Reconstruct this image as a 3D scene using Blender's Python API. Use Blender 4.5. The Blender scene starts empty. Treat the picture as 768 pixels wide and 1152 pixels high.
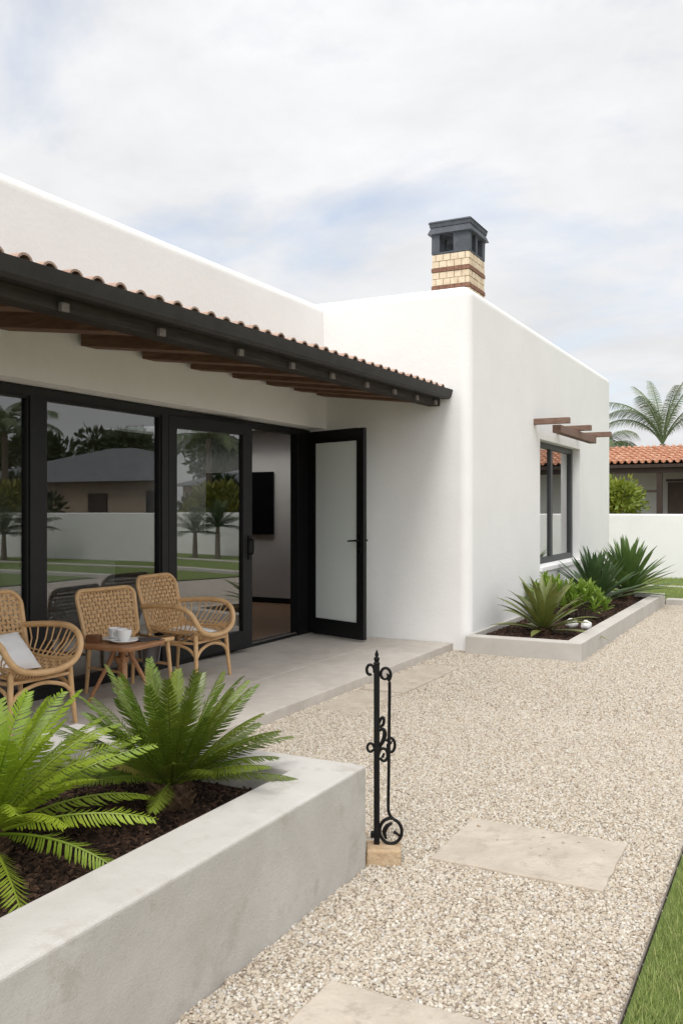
import bpy, bmesh, math, random
from mathutils import Vector, Matrix, noise
rad = math.radians
S = bpy.context.scene
COL = S.collection
V = Vector

# ------------------------------------------------------------------ mesh builder
class MB:
    def __init__(self):
        self.v = []; self.f = []
    def add(self, vs, fs):
        n = len(self.v)
        self.v += [tuple(p) for p in vs]
        self.f += [tuple(i + n for i in q) for q in fs]
    def box(self, a, b, M=None):
        (x0, y0, z0), (x1, y1, z1) = a, b
        vs = [V((x, y, z)) for z in (z0, z1) for y in (y0, y1) for x in (x0, x1)]
        if M is not None: vs = [M @ p for p in vs]
        self.add(vs, [(0, 2, 3, 1), (4, 5, 7, 6), (0, 1, 5, 4), (2, 6, 7, 3), (0, 4, 6, 2), (1, 3, 7, 5)])
    def hexa(self, low, high):
        self.add(list(low) + list(high), [(3, 2, 1, 0), (4, 5, 6, 7), (0, 1, 5, 4), (1, 2, 6, 5), (2, 3, 7, 6), (3, 0, 4, 7)])
    def tube(self, pts, r, seg=8, closed=False, cap=True):
        pts = [V(p) for p in pts]; n = len(pts)
        rs = r if isinstance(r, (list, tuple)) else [r] * n
        rings = []; prev = None
        for i, p in enumerate(pts):
            if closed: t = pts[(i + 1) % n] - pts[i - 1]
            else: t = pts[min(i + 1, n - 1)] - pts[max(i - 1, 0)]
            if t.length < 1e-9: t = V((0, 0, 1))
            t.normalize()
            if prev is None:
                a = V((0, 0, 1)) if abs(t.z) < .9 else V((1, 0, 0))
                u = t.cross(a).normalized()
            else:
                u = (prev - t * prev.dot(t))
                u = u.normalized() if u.length > 1e-6 else t.orthogonal().normalized()
            prev = u; w = t.cross(u)
            rings.append([p + (u * math.cos(2 * math.pi * k / seg) + w * math.sin(2 * math.pi * k / seg)) * rs[i] for k in range(seg)])
        vs = [q for ring in rings for q in ring]; fs = []
        m = n if closed else n - 1
        for i in range(m):
            j = (i + 1) % n
            for k in range(seg):
                l = (k + 1) % seg
                fs.append((i * seg + k, i * seg + l, j * seg + l, j * seg + k))
        if cap and not closed:
            fs.append(tuple(range(seg))[::-1]); fs.append(tuple((n - 1) * seg + k for k in range(seg)))
        self.add(vs, fs)
    def bar(self, p, q, w, h, up=(0, 0, 1)):
        p = V(p); q = V(q); t = (q - p).normalized(); s = t.cross(V(up)).normalized(); n = s.cross(t)
        c = [s * a * w / 2 + n * b * h / 2 for a, b in ((-1, -1), (1, -1), (1, 1), (-1, 1))]
        self.hexa([p + k for k in c], [q + k for k in c])
    def lathe(self, prof, o=(0, 0, 0), seg=20):
        o = V(o); vs = []; fs = []
        for r, z in prof:
            for k in range(seg):
                a = 2 * math.pi * k / seg; vs.append(o + V((r * math.cos(a), r * math.sin(a), z)))
        for i in range(len(prof) - 1):
            for k in range(seg):
                l = (k + 1) % seg
                fs.append((i * seg + k, i * seg + l, (i + 1) * seg + l, (i + 1) * seg + k))
        self.add(vs, fs)
    def build(self, name, mat, parent=None, world=False, bevel=0, bseg=2, smooth=False):
        vs = self.v
        if world and parent is not None:
            o = V((0, 0, 0)); p = parent
            while p is not None: o += p.location; p = p.parent
            vs = [tuple(V(q) - o) for q in vs]
        me = bpy.data.meshes.new(name); me.from_pydata(vs, [], self.f); me.validate(); me.update()
        if bevel:
            bm = bmesh.new(); bm.from_mesh(me)
            bmesh.ops.remove_doubles(bm, verts=bm.verts, dist=1e-5)
            bmesh.ops.bevel(bm, geom=[e for e in bm.edges if len(e.link_faces) == 2 and e.calc_face_angle(0) > .5], offset=bevel, segments=bseg, profile=.5, affect='EDGES', clamp_overlap=True)
            bm.to_mesh(me); bm.free()
        if smooth:
            me.polygons.foreach_set('use_smooth', [True] * len(me.polygons))
            try: me.set_sharp_from_angle(angle=rad(40))
            except Exception: pass
        if mat: me.materials.append(mat)
        ob = bpy.data.objects.new(name, me); COL.objects.link(ob)
        if parent is not None: ob.parent = parent
        return ob

def tag(o, label=None, cat=None, group=None, kind=None):
    if label: o['label'] = label
    if cat: o['category'] = cat
    if group: o['group'] = group
    if kind: o['kind'] = kind
    return o
def thing(name, label, cat, loc=(0, 0, 0), rz=0, group=None):
    o = bpy.data.objects.new(name, None); COL.objects.link(o)
    o.empty_display_size = .1
    o.location = loc; o.rotation_euler = (0, 0, rz)
    return tag(o, label, cat, group)
def copy_tree(o, parent=None):
    c = o.copy(); COL.objects.link(c)
    if parent is not None: c.parent = parent
    for ch in list(o.children): copy_tree(ch, c)
    return c

# ------------------------------------------------------------------ materials
def nodes_of(name):
    m = bpy.data.materials.new(name); m.use_nodes = True
    nt = m.node_tree; nt.nodes.clear()
    return m, nt, nt.nodes, nt.links
def noise_node(nt, coord, scale, detail=6, rough=.55, dist=0):
    n = nt.nodes.new('ShaderNodeTexNoise'); n.inputs['Scale'].default_value = scale
    n.inputs['Detail'].default_value = detail; n.inputs['Roughness'].default_value = rough; n.inputs['Distortion'].default_value = dist
    nt.links.new(coord, n.inputs['Vector']); return n
def ramp(nt, src, stops):
    r = nt.nodes.new('ShaderNodeValToRGB'); e = r.color_ramp.elements
    while len(e) < len(stops): e.new(.5)
    for k, (p, c) in zip(e, stops):
        k.position = p; k.color = (*c, 1)
    nt.links.new(src, r.inputs[0]); return r
def math_node(nt, op, a, b=None):
    n = nt.nodes.new('ShaderNodeMath'); n.operation = op
    for i, x in enumerate((a, b)):
        if x is None: continue
        if isinstance(x, (int, float)): n.inputs[i].default_value = x
        else: nt.links.new(x, n.inputs[i])
    return n.outputs[0]
def mix(nt, fac, a, b, mode='MIX'):
    n = nt.nodes.new('ShaderNodeMix'); n.data_type = 'RGBA'; n.blend_type = mode
    for i, x in ((0, fac), (6, a), (7, b)):
        if isinstance(x, (int, float)): n.inputs[i].default_value = x
        elif isinstance(x, tuple): n.inputs[i].default_value = (*x, 1)
        else: nt.links.new(x, n.inputs[i])
    return n.outputs[2]

def mat(name, c1, c2=None, scale=4, rough=.75, bump=0., bscale=60, metallic=0, spec=.4, rnd=0, stretch=(1, 1, 1),
        spots=None, transl=0, coord='Object', bdist=.01, coarse=0, coat=0, rvar=0.0):
    m, nt, N, L = nodes_of(name)
    tc = N.new('ShaderNodeTexCoord'); mp = N.new('ShaderNodeMapping'); mp.inputs['Scale'].default_value = stretch
    L.new(tc.outputs[coord], mp.inputs[0]); co = mp.outputs[0]
    b = N.new('ShaderNodeBsdfPrincipled'); out = N.new('ShaderNodeOutputMaterial')
    b.inputs['Roughness'].default_value = rough; b.inputs['Metallic'].default_value = metallic
    b.inputs['Specular IOR Level'].default_value = spec; b.inputs['Coat Weight'].default_value = coat
    c2 = c2 or c1
    n1 = noise_node(nt, co, scale, 8, .6, .4)
    col = ramp(nt, n1.outputs['Fac'], [(.3, c1), (.7, c2)]).outputs[0]
    if spots:   # (scale, colour, threshold, strength)
        n3 = noise_node(nt, co, spots[0], 5, .7)
        k = ramp(nt, n3.outputs['Fac'], [(spots[2], (0, 0, 0)), (spots[2] + .12, (1, 1, 1))]).outputs[0]
        col = mix(nt, math_node(nt, 'MULTIPLY', k, spots[3]), col, spots[1])
    if rnd:
        oi = N.new('ShaderNodeObjectInfo'); hs = N.new('ShaderNodeHueSaturation')
        L.new(math_node(nt, 'ADD', math_node(nt, 'MULTIPLY', oi.outputs['Random'], rnd), 1 - rnd / 2), hs.inputs['Value'])
        L.new(math_node(nt, 'ADD', math_node(nt, 'MULTIPLY', math_node(nt, 'FRACT', math_node(nt, 'MULTIPLY', oi.outputs['Random'], 7.31)), rnd * .05), .5 - rnd * .025), hs.inputs['Hue'])
        L.new(col, hs.inputs['Color']); col = hs.outputs[0]
    L.new(col, b.inputs['Base Color'])
    if rvar:
        L.new(math_node(nt, 'ADD', math_node(nt, 'MULTIPLY', n1.outputs['Fac'], rvar), rough - rvar / 2), b.inputs['Roughness'])
    if bump:
        n2 = noise_node(nt, co, bscale, 8, .65)
        h = n2.outputs['Fac']
        if coarse:
            n4 = noise_node(nt, co, coarse, 4, .5)
            h = math_node(nt, 'ADD', h, math_node(nt, 'MULTIPLY', n4.outputs['Fac'], 3.))
        bp = N.new('ShaderNodeBump'); bp.inputs['Strength'].default_value = bump; bp.inputs['Distance'].default_value = bdist
        L.new(h, bp.inputs['Height']); L.new(bp.outputs[0], b.inputs['Normal'])
    sh = b.outputs[0]
    if transl:
        t = N.new('ShaderNodeBsdfTranslucent'); L.new(mix(nt, 1., col, (1., 1., .55), 'MULTIPLY'), t.inputs['Color'])
        ms = N.new('ShaderNodeMixShader'); ms.inputs[0].default_value = transl
        L.new(sh, ms.inputs[1]); L.new(t.outputs[0], ms.inputs[2]); sh = ms.outputs[0]
    L.new(sh, out.inputs[0])
    return m

def glass(name, tint, refl, rcol=(1, 1, 1), rough=0.0, frost=0):
    m, nt, N, L = nodes_of(name)
    out = N.new('ShaderNodeOutputMaterial')
    tr = N.new('ShaderNodeBsdfTransparent'); tr.inputs[0].default_value = (*tint, 1)
    gl = N.new('ShaderNodeBsdfGlossy'); gl.inputs['Color'].default_value = (*rcol, 1); gl.inputs['Roughness'].default_value = rough
    tc = N.new('ShaderNodeTexCoord'); n = noise_node(nt, tc.outputs['Object'], .9, 1)
    bp = N.new('ShaderNodeBump'); bp.inputs['Strength'].default_value = .02; bp.inputs['Distance'].default_value = .02
    L.new(n.outputs['Fac'], bp.inputs['Height']); L.new(bp.outputs[0], gl.inputs['Normal'])
    lw = N.new('ShaderNodeLayerWeight'); lw.inputs[0].default_value = .5      # Schlick, the same from both sides of the sheet
    fac = math_node(nt, 'ADD', math_node(nt, 'MULTIPLY', math_node(nt, 'POWER', lw.outputs['Facing'], 4.5), .75), refl)
    fac = math_node(nt, 'MINIMUM', fac, 1.)
    ms = N.new('ShaderNodeMixShader'); L.new(fac, ms.inputs[0])
    base = tr.outputs[0]
    if frost:
        d = N.new('ShaderNodeBsdfDiffuse'); d.inputs[0].default_value = (.92, .96, .93, 1)
        t2 = N.new('ShaderNodeBsdfTranslucent'); t2.inputs[0].default_value = (.72, .80, .76, 1)
        m1 = N.new('ShaderNodeMixShader'); m1.inputs[0].default_value = .12; L.new(d.outputs[0], m1.inputs[1]); L.new(t2.outputs[0], m1.inputs[2])
        m2 = N.new('ShaderNodeMixShader'); m2.inputs[0].default_value = frost; L.new(base, m2.inputs[1]); L.new(m1.outputs[0], m2.inputs[2]); base = m2.outputs[0]
    L.new(base, ms.inputs[1]); L.new(gl.outputs[0], ms.inputs[2]); L.new(ms.outputs[0], out.inputs[0])
    return m

STUCCO = mat('white_stucco', (.775, .767, .748), (.815, .807, .79), 1.3, .9, .22, 30, spec=.2, bdist=.012, coarse=2.0, spots=(.7, (.705, .695, .675), .60, .5))
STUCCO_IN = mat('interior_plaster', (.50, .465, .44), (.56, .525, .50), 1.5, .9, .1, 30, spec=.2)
CONCRETE = mat('planter_concrete', (.43, .405, .365), (.54, .517, .478), 2.2, .88, .5, 130, spec=.2, spots=(7, (.385, .35, .305), .54, .55), bdist=.006, coarse=6)
CONC_LOW = mat('kerb_concrete', (.46, .43, .385), (.54, .51, .465), 3, .9, .3, 80, spec=.2, spots=(6, (.42, .38, .33), .58, .5), bdist=.006)
PAVER = mat('sandstone_paver', (.41, .352, .282), (.53, .468, .385), 6, .88, .5, 60, spec=.2, spots=(11, (.335, .285, .225), .53, .6), bdist=.008, coarse=12)
SANDBLOCK = mat('sandstone_block', (.42, .29, .17), (.55, .42, .28), 9, .88, .6, 55, spec=.2, bdist=.01, coarse=14)
BLACK = mat('black_frame_paint', (.007, .007, .0075), (.010, .010, .011), 6, .45, .05, 120, spec=.28)
IRON = mat('black_wrought_iron', (.004, .004, .0045), (.009, .0085, .0085), 30, .5, .5, 120, spec=.18, bdist=.003)
GREYMETAL = mat('dark_gutter_metal', (.017, .0155, .0145), (.032, .029, .027), 5, .55, .2, 40, spec=.3, spots=(9, (.06, .055, .05), .6, .5))
BEAMW = mat('weathered_dark_beam', (.018, .014, .012), (.050, .041, .034), 5, .75, .6, 30, stretch=(8, .6, 8), spec=.25)
RAFTER = mat('brown_rafter_wood', (.11, .058, .034), (.19, .11, .068), 6, .7, .5, 30, stretch=(.8, 8, 8), spec=.3)
RAFTEND = mat('weathered_rafter_end', (.10, .085, .075), (.20, .175, .155), 20, .85, .3, 60)
TRELLISW = mat('trellis_brown_wood', (.13, .075, .052), (.25, .16, .12), 10, .75, .5, 40, stretch=(1, 6, 6))
TILE = mat('clay_roof_tile', (.33, .21, .155), (.50, .37, .295), 5, .9, .4, 50, spec=.15, spots=(7, (.58, .47, .38), .55, .6), rnd=.1)
TILE_N = mat('orange_clay_tile', (.40, .175, .10), (.52, .285, .185), 3.2, .85, .4, 30, spec=.2, spots=(4, (.66, .44, .31), .52, .7))
BUFF = mat('buff_brick', (.56, .44, .30), (.74, .63, .47), 9, .85, .4, 60, spots=(16, (.52, .33, .21), .58, .6))
BROWNBRICK = mat('brown_brick', (.15, .07, .045), (.27, .14, .09), 14, .85, .4, 60)
MORTAR = mat('mortar', (.42, .33, .25), (.50, .42, .33), 20, .95, .3, 80)
SLATE = mat('slate_cap', (.045, .052, .062), (.085, .095, .11), 6, .6, .3, 40, spec=.4)
WOODFLOOR = mat('wood_floor', (.25, .14, .08), (.36, .21, .12), 4, .4, .1, 30, stretch=(6, .7, 1))
TEAK = mat('teak_table_wood', (.27, .12, .05), (.42, .215, .10), 7, .42, .2, 30, stretch=(2, 10, 10), coat=.1)
RATTAN = mat('rattan_cane', (.52, .31, .14), (.66, .43, .215), 14, .42, .2, 60, spec=.45, spots=(22, (.30, .15, .055), .60, .5), coat=.1)
WEAVE = mat('woven_rattan', (.52, .32, .15), (.68, .45, .24), 26, .6, .3, 90, spec=.3, spots=(30, (.36, .20, .08), .56, .55))
LINEN = mat('white_linen', (.76, .75, .74), (.82, .81, .80), 6, .9, .4, 160, spec=.1, bdist=.003, coarse=9)
PORCELAIN = mat('white_porcelain', (.82, .82, .81), None, 4, .18, spec=.5)
GREYCLOTH = mat('grey_cloth', (.15, .15, .155), (.22, .22, .225), 8, .9, .4, 120, spec=.1, bdist=.004)
DARKBOARD = mat('dark_tray', (.03, .03, .035), (.05, .05, .055), 8, .45)
BOXBROWN = mat('brown_box_wood', (.13, .055, .025), (.2, .09, .04), 12, .5)
TVBLACK = mat('screen_black', (.004, .004, .005), None, 4, .22, spec=.4)
SOFAW = mat('white_sofa_fabric', (.62, .62, .62), (.7, .7, .7), 5, .95, .2, 90)
SOFAG = mat('grey_sofa_fabric', (.12, .12, .12), (.16, .16, .16), 5, .95, .2, 90)
DARKWOOD = mat('dark_door_wood', (.018, .011, .008), (.05, .031, .021), 4, .75, .4, 30, stretch=(10, 10, .6))
NHOUSEW = mat('neighbour_wall_paint', (.52, .52, .50), (.60, .60, .58), 2, .9, .2, 30)
BEIGEW = mat('beige_house_wall', (.30, .24, .18), (.36, .29, .22), 2, .9, .2, 30)
GREYROOF = mat('grey_shingle_roof', (.10, .105, .11), (.16, .165, .17), 3, .85, .4, 20)
TRUNK = mat('palm_trunk_bark', (.14, .11, .085), (.27, .22, .17), 6, .9, .8, 20, stretch=(1, 1, 5), bdist=.03)
STEMB = mat('brown_plant_base', (.06, .035, .018), (.14, .085, .045), 20, .9, .8, 60, bdist=.01)
BARK = mat('tree_bark', (.09, .07, .05), (.16, .13, .10), 8, .9, .7, 30)
LEAF_BRIGHT = mat('fern_cycad_leaf', (.165, .245, .016), (.28, .36, .032), 5, .42, spec=.5, rnd=.35, transl=.28)
LEAF_CYCAD = mat('dark_cycad_leaf', (.078, .122, .012), (.140, .185, .022), 6, .34, spec=.5, rnd=.6, transl=.12)
LEAF_OLIVE = mat('dry_cycad_leaf', (.12, .14, .025), (.20, .165, .04), 8, .45, rnd=.3, transl=.2)
LEAF_AGAVE = mat('olive_agave_leaf', (.10, .135, .03), (.21, .22, .065), 5, .40, spec=.5, transl=.12, spots=(9, (.34, .28, .08), .58, .7))
LEAF_YUCCA = mat('dark_yucca_leaf', (.042, .085, .028), (.08, .135, .048), 5, .40, spec=.5, transl=.1)
LEAF_BIGYUCCA = mat('green_yucca_leaf', (.07, .135, .03), (.135, .21, .06), 4, .40, spec=.5, transl=.12)
LEAF_SHRUB = mat('lime_shrub_leaf', (.14, .25, .03), (.25, .34, .06), 7, .45, transl=.25)
LEAF_BUSH = mat('bush_leaf', (.09, .16, .018), (.30, .32, .04), 2.2, .45, transl=.25, spots=(5, (.32, .22, .05), .66, .5))
LEAF_PALM = mat('palm_leaf', (.085, .13, .055), (.15, .195, .08), .8, .5, transl=.18, rnd=.3, spots=(1.2, (.22, .19, .06), .62, .6))
LEAF_FAR = mat('far_tree_leaf', (.03, .055, .018), (.06, .095, .03), 1.2, .55, transl=.12)
LEAF_YEL = mat('yellow_green_leaf', (.16, .18, .03), (.26, .25, .05), 1.4, .5, transl=.2)
ROCK = mat('white_rock', (.66, .65, .62), (.74, .73, .70), 8, .9, .5, 40)
EDGING = mat('steel_edging', (.12, .10, .08), (.2, .17, .14), 12, .8, .3, 60)
GLASS = glass('window_glass', (.66, .68, .68), .125)
GLASS_G = glass('door_mirror_glass', (.60, .62, .62), .17)
GLASS_W = glass('wing_window_glass', (.66, .68, .68), .26)
GLASS_DOOR = glass('door_glass', (.88, .96, .92), .02, frost=.88)

def pebble_mat(name, stops, rough=.8):
    m, nt, N, L = nodes_of(name)
    oi = N.new('ShaderNodeObjectInfo'); b = N.new('ShaderNodeBsdfPrincipled'); out = N.new('ShaderNodeOutputMaterial')
    r = ramp(nt, oi.outputs['Random'], stops)
    tc = N.new('ShaderNodeTexCoord'); n = noise_node(nt, tc.outputs['Object'], 2.2, 5, .6)
    L.new(mix(nt, .3, r.outputs[0], ramp(nt, n.outputs['Fac'], [(.3, (.35, .3, .25)), (.7, (.9, .86, .8))]).outputs[0], 'MULTIPLY'), b.inputs['Base Color'])
    b.inputs['Roughness'].default_value = rough; b.inputs['Specular IOR Level'].default_value = .25
    L.new(b.outputs[0], out.inputs[0]); return m
PEBBLE = pebble_mat('gravel_pebble', [(0, (0.273, 0.221, 0.171)), (0.1, (0.4, 0.337, 0.259)), (0.25, (0.497, 0.432, 0.342)), (0.45, (0.551, 0.492, 0.399)), (0.65, (0.585, 0.533, 0.446)), (0.78, (0.682, 0.648, 0.575)), (0.86, (0.458, 0.366, 0.269)), (0.94, (0.458, 0.437, 0.404)), (1, (0.673, 0.653, 0.611))])
CHIP = pebble_mat('bark_chip', [(0, (.016, .009, .006)), (.4, (.035, .019, .012)), (.75, (.065, .036, .023)), (1, (.12, .07, .045))], .85)
BLADE = pebble_mat('grass_blade', [(0, (.19, .26, .07)), (.5, (.27, .36, .10)), (.85, (.37, .44, .15)), (1, (.48, .46, .22))], .6)

def gravel_base_mat():
    m, nt, N, L = nodes_of('gravel_bed')
    tc = N.new('ShaderNodeTexCoord'); b = N.new('ShaderNodeBsdfPrincipled'); out = N.new('ShaderNodeOutputMaterial')
    vo = N.new('ShaderNodeTexVoronoi'); vo.inputs['Scale'].default_value = 55; L.new(tc.outputs['Object'], vo.inputs['Vector'])
    sp = N.new('ShaderNodeSeparateColor'); L.new(vo.outputs['Color'], sp.inputs[0])
    r = ramp(nt, sp.outputs[0], [(0, (.24, .19, .15)), (.4, (.45, .39, .31)), (.8, (.56, .51, .44)), (1, (.38, .31, .24))])
    L.new(r.outputs[0], b.inputs['Base Color']); b.inputs['Roughness'].default_value = .9
    bp = N.new('ShaderNodeBump'); bp.inputs['Strength'].default_value = .8; bp.inputs['Distance'].default_value = .01; bp.invert = True
    L.new(vo.outputs['Distance'], bp.inputs['Height']); L.new(bp.outputs[0], b.inputs['Normal'])
    L.new(b.outputs[0], out.inputs[0]); return m
GRAVELBED = gravel_base_mat()
LAWN = mat('lawn_turf', (.18, .25, .065), (.25, .33, .09), 9, .9, 1., 160, spec=.15, bdist=.03, spots=(3, (.15, .17, .05), .62, .4))
EARTH = mat('ground_earth', (.16, .15, .09), (.24, .21, .14), .2, .95, .5, 5)
SOIL = mat('mulch_soil', (.016, .009, .006), (.04, .022, .014), 30, .95, .8, 60, bdist=.02)

def terrace_mat():
    m, nt, N, L = nodes_of('terrace_concrete')
    tc = N.new('ShaderNodeTexCoord'); b = N.new('ShaderNodeBsdfPrincipled'); out = N.new('ShaderNodeOutputMaterial')
    n1 = noise_node(nt, tc.outputs['Object'], 1.8, 9, .65, .5)
    c = ramp(nt, n1.outputs['Fac'], [(.3, (.49, .445, .39)), (.7, (.60, .55, .49))]).outputs[0]
    n2 = noise_node(nt, tc.outputs['Object'], 9, 6, .7)
    c = mix(nt, .3, c, ramp(nt, n2.outputs['Fac'], [(.35, (.55, .53, .5)), (.65, (1, 1, 1))]).outputs[0], 'MULTIPLY')
    n3 = noise_node(nt, tc.outputs['Object'], 120, 4)
    bp = N.new('ShaderNodeBump'); bp.inputs['Strength'].default_value = .2; bp.inputs['Distance'].default_value = .004
    L.new(n3.outputs['Fac'], bp.inputs['Height']); L.new(bp.outputs[0], b.inputs['Normal'])
    L.new(c, b.inputs['Base Color']); b.inputs['Roughness'].default_value = .7; b.inputs['Specular IOR Level'].default_value = .3
    L.new(b.outputs[0], out.inputs[0]); return m
TERR = terrace_mat()

# ------------------------------------------------------------------ scatter by geometry nodes (only for stuff nobody could count)
def scatter(ob, density, kind, smin, smax, material, seed=0):
    ng = bpy.data.node_groups.new('scatter_' + kind, 'GeometryNodeTree')
    ng.interface.new_socket('Geometry', in_out='INPUT', socket_type='NodeSocketGeometry')
    ng.interface.new_socket('Geometry', in_out='OUTPUT', socket_type='NodeSocketGeometry')
    N = ng.nodes; L = ng.links
    gi = N.new('NodeGroupInput'); go = N.new('NodeGroupOutput')
    dp = N.new('GeometryNodeDistributePointsOnFaces'); dp.inputs['Density'].default_value = density; dp.inputs['Seed'].default_value = seed
    L.new(gi.outputs[0], dp.inputs['Mesh'])
    join = N.new('GeometryNodeJoinGeometry')
    shapes = {'pebble': [(1, .85, .6), (1, .72, .55), (.95, .9, .65), (1.2, .8, .5), (.85, .8, .66)],
              'chip': [(1, .32, .14), (.8, .4, .2), (1.3, .26, .12), (.7, .55, .16)],
              'blade': [(1, 1, 1), (1, 1, 1.4), (1.2, 1, .7)]}[kind]
    for i, sc in enumerate(shapes):
        if kind == 'pebble':
            p = N.new('GeometryNodeMeshIcoSphere'); p.inputs['Radius'].default_value = 1.; p.inputs['Subdivisions'].default_value = 2
        elif kind == 'chip':
            p = N.new('GeometryNodeMeshCube'); p.inputs['Vertices X'].default_value = 4; p.inputs['Size'].default_value = (2, 2, 2)
        else:
            p = N.new('GeometryNodeMeshCone'); p.inputs['Vertices'].default_value = 3; p.inputs['Radius Bottom'].default_value = .055; p.inputs['Radius Top'].default_value = .004; p.inputs['Depth'].default_value = 1.
            p.inputs['Side Segments'].default_value = 3
        g = p.outputs['Mesh']
        tr = N.new('GeometryNodeTransform'); tr.inputs['Scale'].default_value = sc; L.new(g, tr.inputs[0]); g = tr.outputs[0]
        if kind != 'blade':
            nz = N.new('ShaderNodeTexNoise'); nz.inputs['Scale'].default_value = 1.1 if kind == 'pebble' else 1.6; nz.noise_dimensions = '4D'; nz.inputs['W'].default_value = i * 3.7
            vm = N.new('ShaderNodeVectorMath'); vm.operation = 'SUBTRACT'; vm.inputs[1].default_value = (.5, .5, .5); L.new(nz.outputs['Color'], vm.inputs[0])
            vs = N.new('ShaderNodeVectorMath'); vs.operation = 'SCALE'; vs.inputs['Scale'].default_value = 1.1 if kind == 'pebble' else .6; L.new(vm.outputs[0], vs.inputs[0])
            sp = N.new('GeometryNodeSetPosition'); L.new(g, sp.inputs[0]); L.new(vs.outputs[0], sp.inputs['Offset']); g = sp.outputs[0]
        ss = N.new('GeometryNodeSetShadeSmooth'); ss.inputs['Shade Smooth'].default_value = kind == 'pebble'; L.new(g, ss.inputs[0]); g = ss.outputs[0]
        sm = N.new('GeometryNodeSetMaterial'); sm.inputs['Material'].default_value = material; L.new(g, sm.inputs[0]); g = sm.outputs[0]
        ti = N.new('GeometryNodeGeometryToInstance'); L.new(g, ti.inputs[0]); L.new(ti.outputs[0], join.inputs[0])
    io = N.new('GeometryNodeInstanceOnPoints'); io.inputs['Pick Instance'].default_value = True
    L.new(dp.outputs['Points'], io.inputs['Points']); L.new(join.outputs[0], io.inputs['Instance'])
    rv = N.new('FunctionNodeRandomValue'); rv.data_type = 'FLOAT_VECTOR'
    t = {'pebble': .7, 'chip': .55, 'blade': .55}[kind]
    rv.inputs['Min'].default_value = (-t, -t, 0); rv.inputs['Max'].default_value = (t, t, 6.283)
    L.new(rv.outputs[0], io.inputs['Rotation'])
    rs = N.new('FunctionNodeRandomValue'); rs.data_type = 'FLOAT'
    fl = [s for s in rs.inputs if s.type == 'VALUE']
    fl[0].default_value = smin; fl[1].default_value = smax
    rs.inputs['Seed'].default_value = 5
    L.new([s for s in rs.outputs if s.type == 'VALUE'][0], io.inputs['Scale'])
    L.new(io.outputs[0], go.inputs[0])
    md = ob.modifiers.new('scatter', 'NODES'); md.node_group = ng
    return ob

def cell_sheet(x0, x1, y0, y1, z, step, holes=(), keep=None):
    mb = MB(); nx = round((x1 - x0) / step); ny = round((y1 - y0) / step)
    idx = {}; vs = []; fs = []
    def vid(i, j):
        if (i, j) not in idx: idx[(i, j)] = len(vs); vs.append((x0 + i * step, y0 + j * step, z))
        return idx[(i, j)]
    for i in range(nx):
        for j in range(ny):
            cx, cy = x0 + (i + .5) * step, y0 + (j + .5) * step
            q = .03 * noise.noise(V((cx * 15, cy * 15, 0)))
            if any(a - q <= cx <= b + q and c - q <= cy <= d + q for a, b, c, d in holes): continue
            if keep and not keep(cx, cy): continue
            fs.append((vid(i, j), vid(i + 1, j), vid(i + 1, j + 1), vid(i, j + 1)))
    mb.add(vs, fs); return mb

# ------------------------------------------------------------------ key dimensions
TZ = .08            # terrace level
WX, WY = -3.14, 8.99   # corner of the wing
WY2 = 16.63
FX = -5.06          # face of the glazed front
PL = dict(x0=-3.24, x1=-1.63, y0=-.7, y1=3.37, h=.43, m=.33)
WP = dict(x0=-3.14, x1=-1.95, y0=8.85, y1=14.75, h=.185, m=.13)

# ------------------------------------------------------------------ setting
def struct(name, mb, m, **k): return tag(mb.build(name, m, **k), kind='structure')
g = MB(); g.add([(-400, -400, -.012), (400, -400, -.012), (400, 400, -.012), (-400, 400, -.012)], [(0, 1, 2, 3)])
struct('ground', g, EARTH)
g = MB(); g.add([(-3.4, -3, 0), (-.49, -3, 0), (-.49, 14.86, 0), (-3.4, 14.86, 0)], [(0, 1, 2, 3)])
g.add([(-.49, 4.9, 0), (26, 4.9, 0), (26, 14.86, 0), (-.49, 14.86, 0)], [(0, 1, 2, 3)])
struct('gravel_bed', g, GRAVELBED)
# terrace: three rows of big cast slabs with open joints
g = MB()
xs = [-5.3, -4.02, -3.32]
for i in range(2):
    ys = [-3, -1.7, -.2, 1.3, 2.8, 4.3, 5.8, 7.3, 8.985]
    for j in range(len(ys) - 1):
        g.box((xs[i] + .003, ys[j] + .003, -.05), (xs[i + 1] - .003, ys[j + 1] - .003, TZ))
struct('terrace', g, TERR, bevel=.004)
g = MB(); g.box((-5.28, -2.98, -.06), (-3.335, 8.98, TZ - .012)); struct('terrace_bed', g, CONC_LOW)
# gravel
paver_rects = [(-1.42, -.70, 3.56, 4.11), (-1.33, -.60, 1.93, 2.49), (-3.26, -2.88, 6.66, 7.93), (-3.27, -2.93, 5.86, 6.6)]
holes = [(a + .03, b - .03, c + .03, d - .03) for a, b, c, d in paver_rects]
holes += [(PL['x0'], PL['x1'], PL['y0'], PL['y1']), (WP['x0'] - .1, WP['x1'], WP['y0'], WP['y1']), (-9, WX, WY, 20), (-1.70, -1.56, 3.40, 3.53)]
vis = lambda x, y: (-.46 * x + .888 * y) > 1.0 and (.888 * x + .46 * y) < .42 * (-.46 * x + .888 * y) + .8
gp = cell_sheet(-3.32, -.48, 1.2, 6.5, .003, .02, holes, vis).build('gravel', PEBBLE)
scatter(gp, 10500, 'pebble', .0040, .0102, PEBBLE, 1)
tag(gp, 'loose cream and tan pebble gravel in front of the planter', 'gravel', kind='stuff')
gp2 = cell_sheet(-3.32, -.48, 6.5, 14.8, .003, .05, holes, vis).build('gravel', PEBBLE)
scatter(gp2, 6500, 'pebble', .0048, .0112, PEBBLE, 2)
tag(gp2, 'loose cream and tan pebble gravel along the white wing', 'gravel', kind='stuff')
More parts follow.
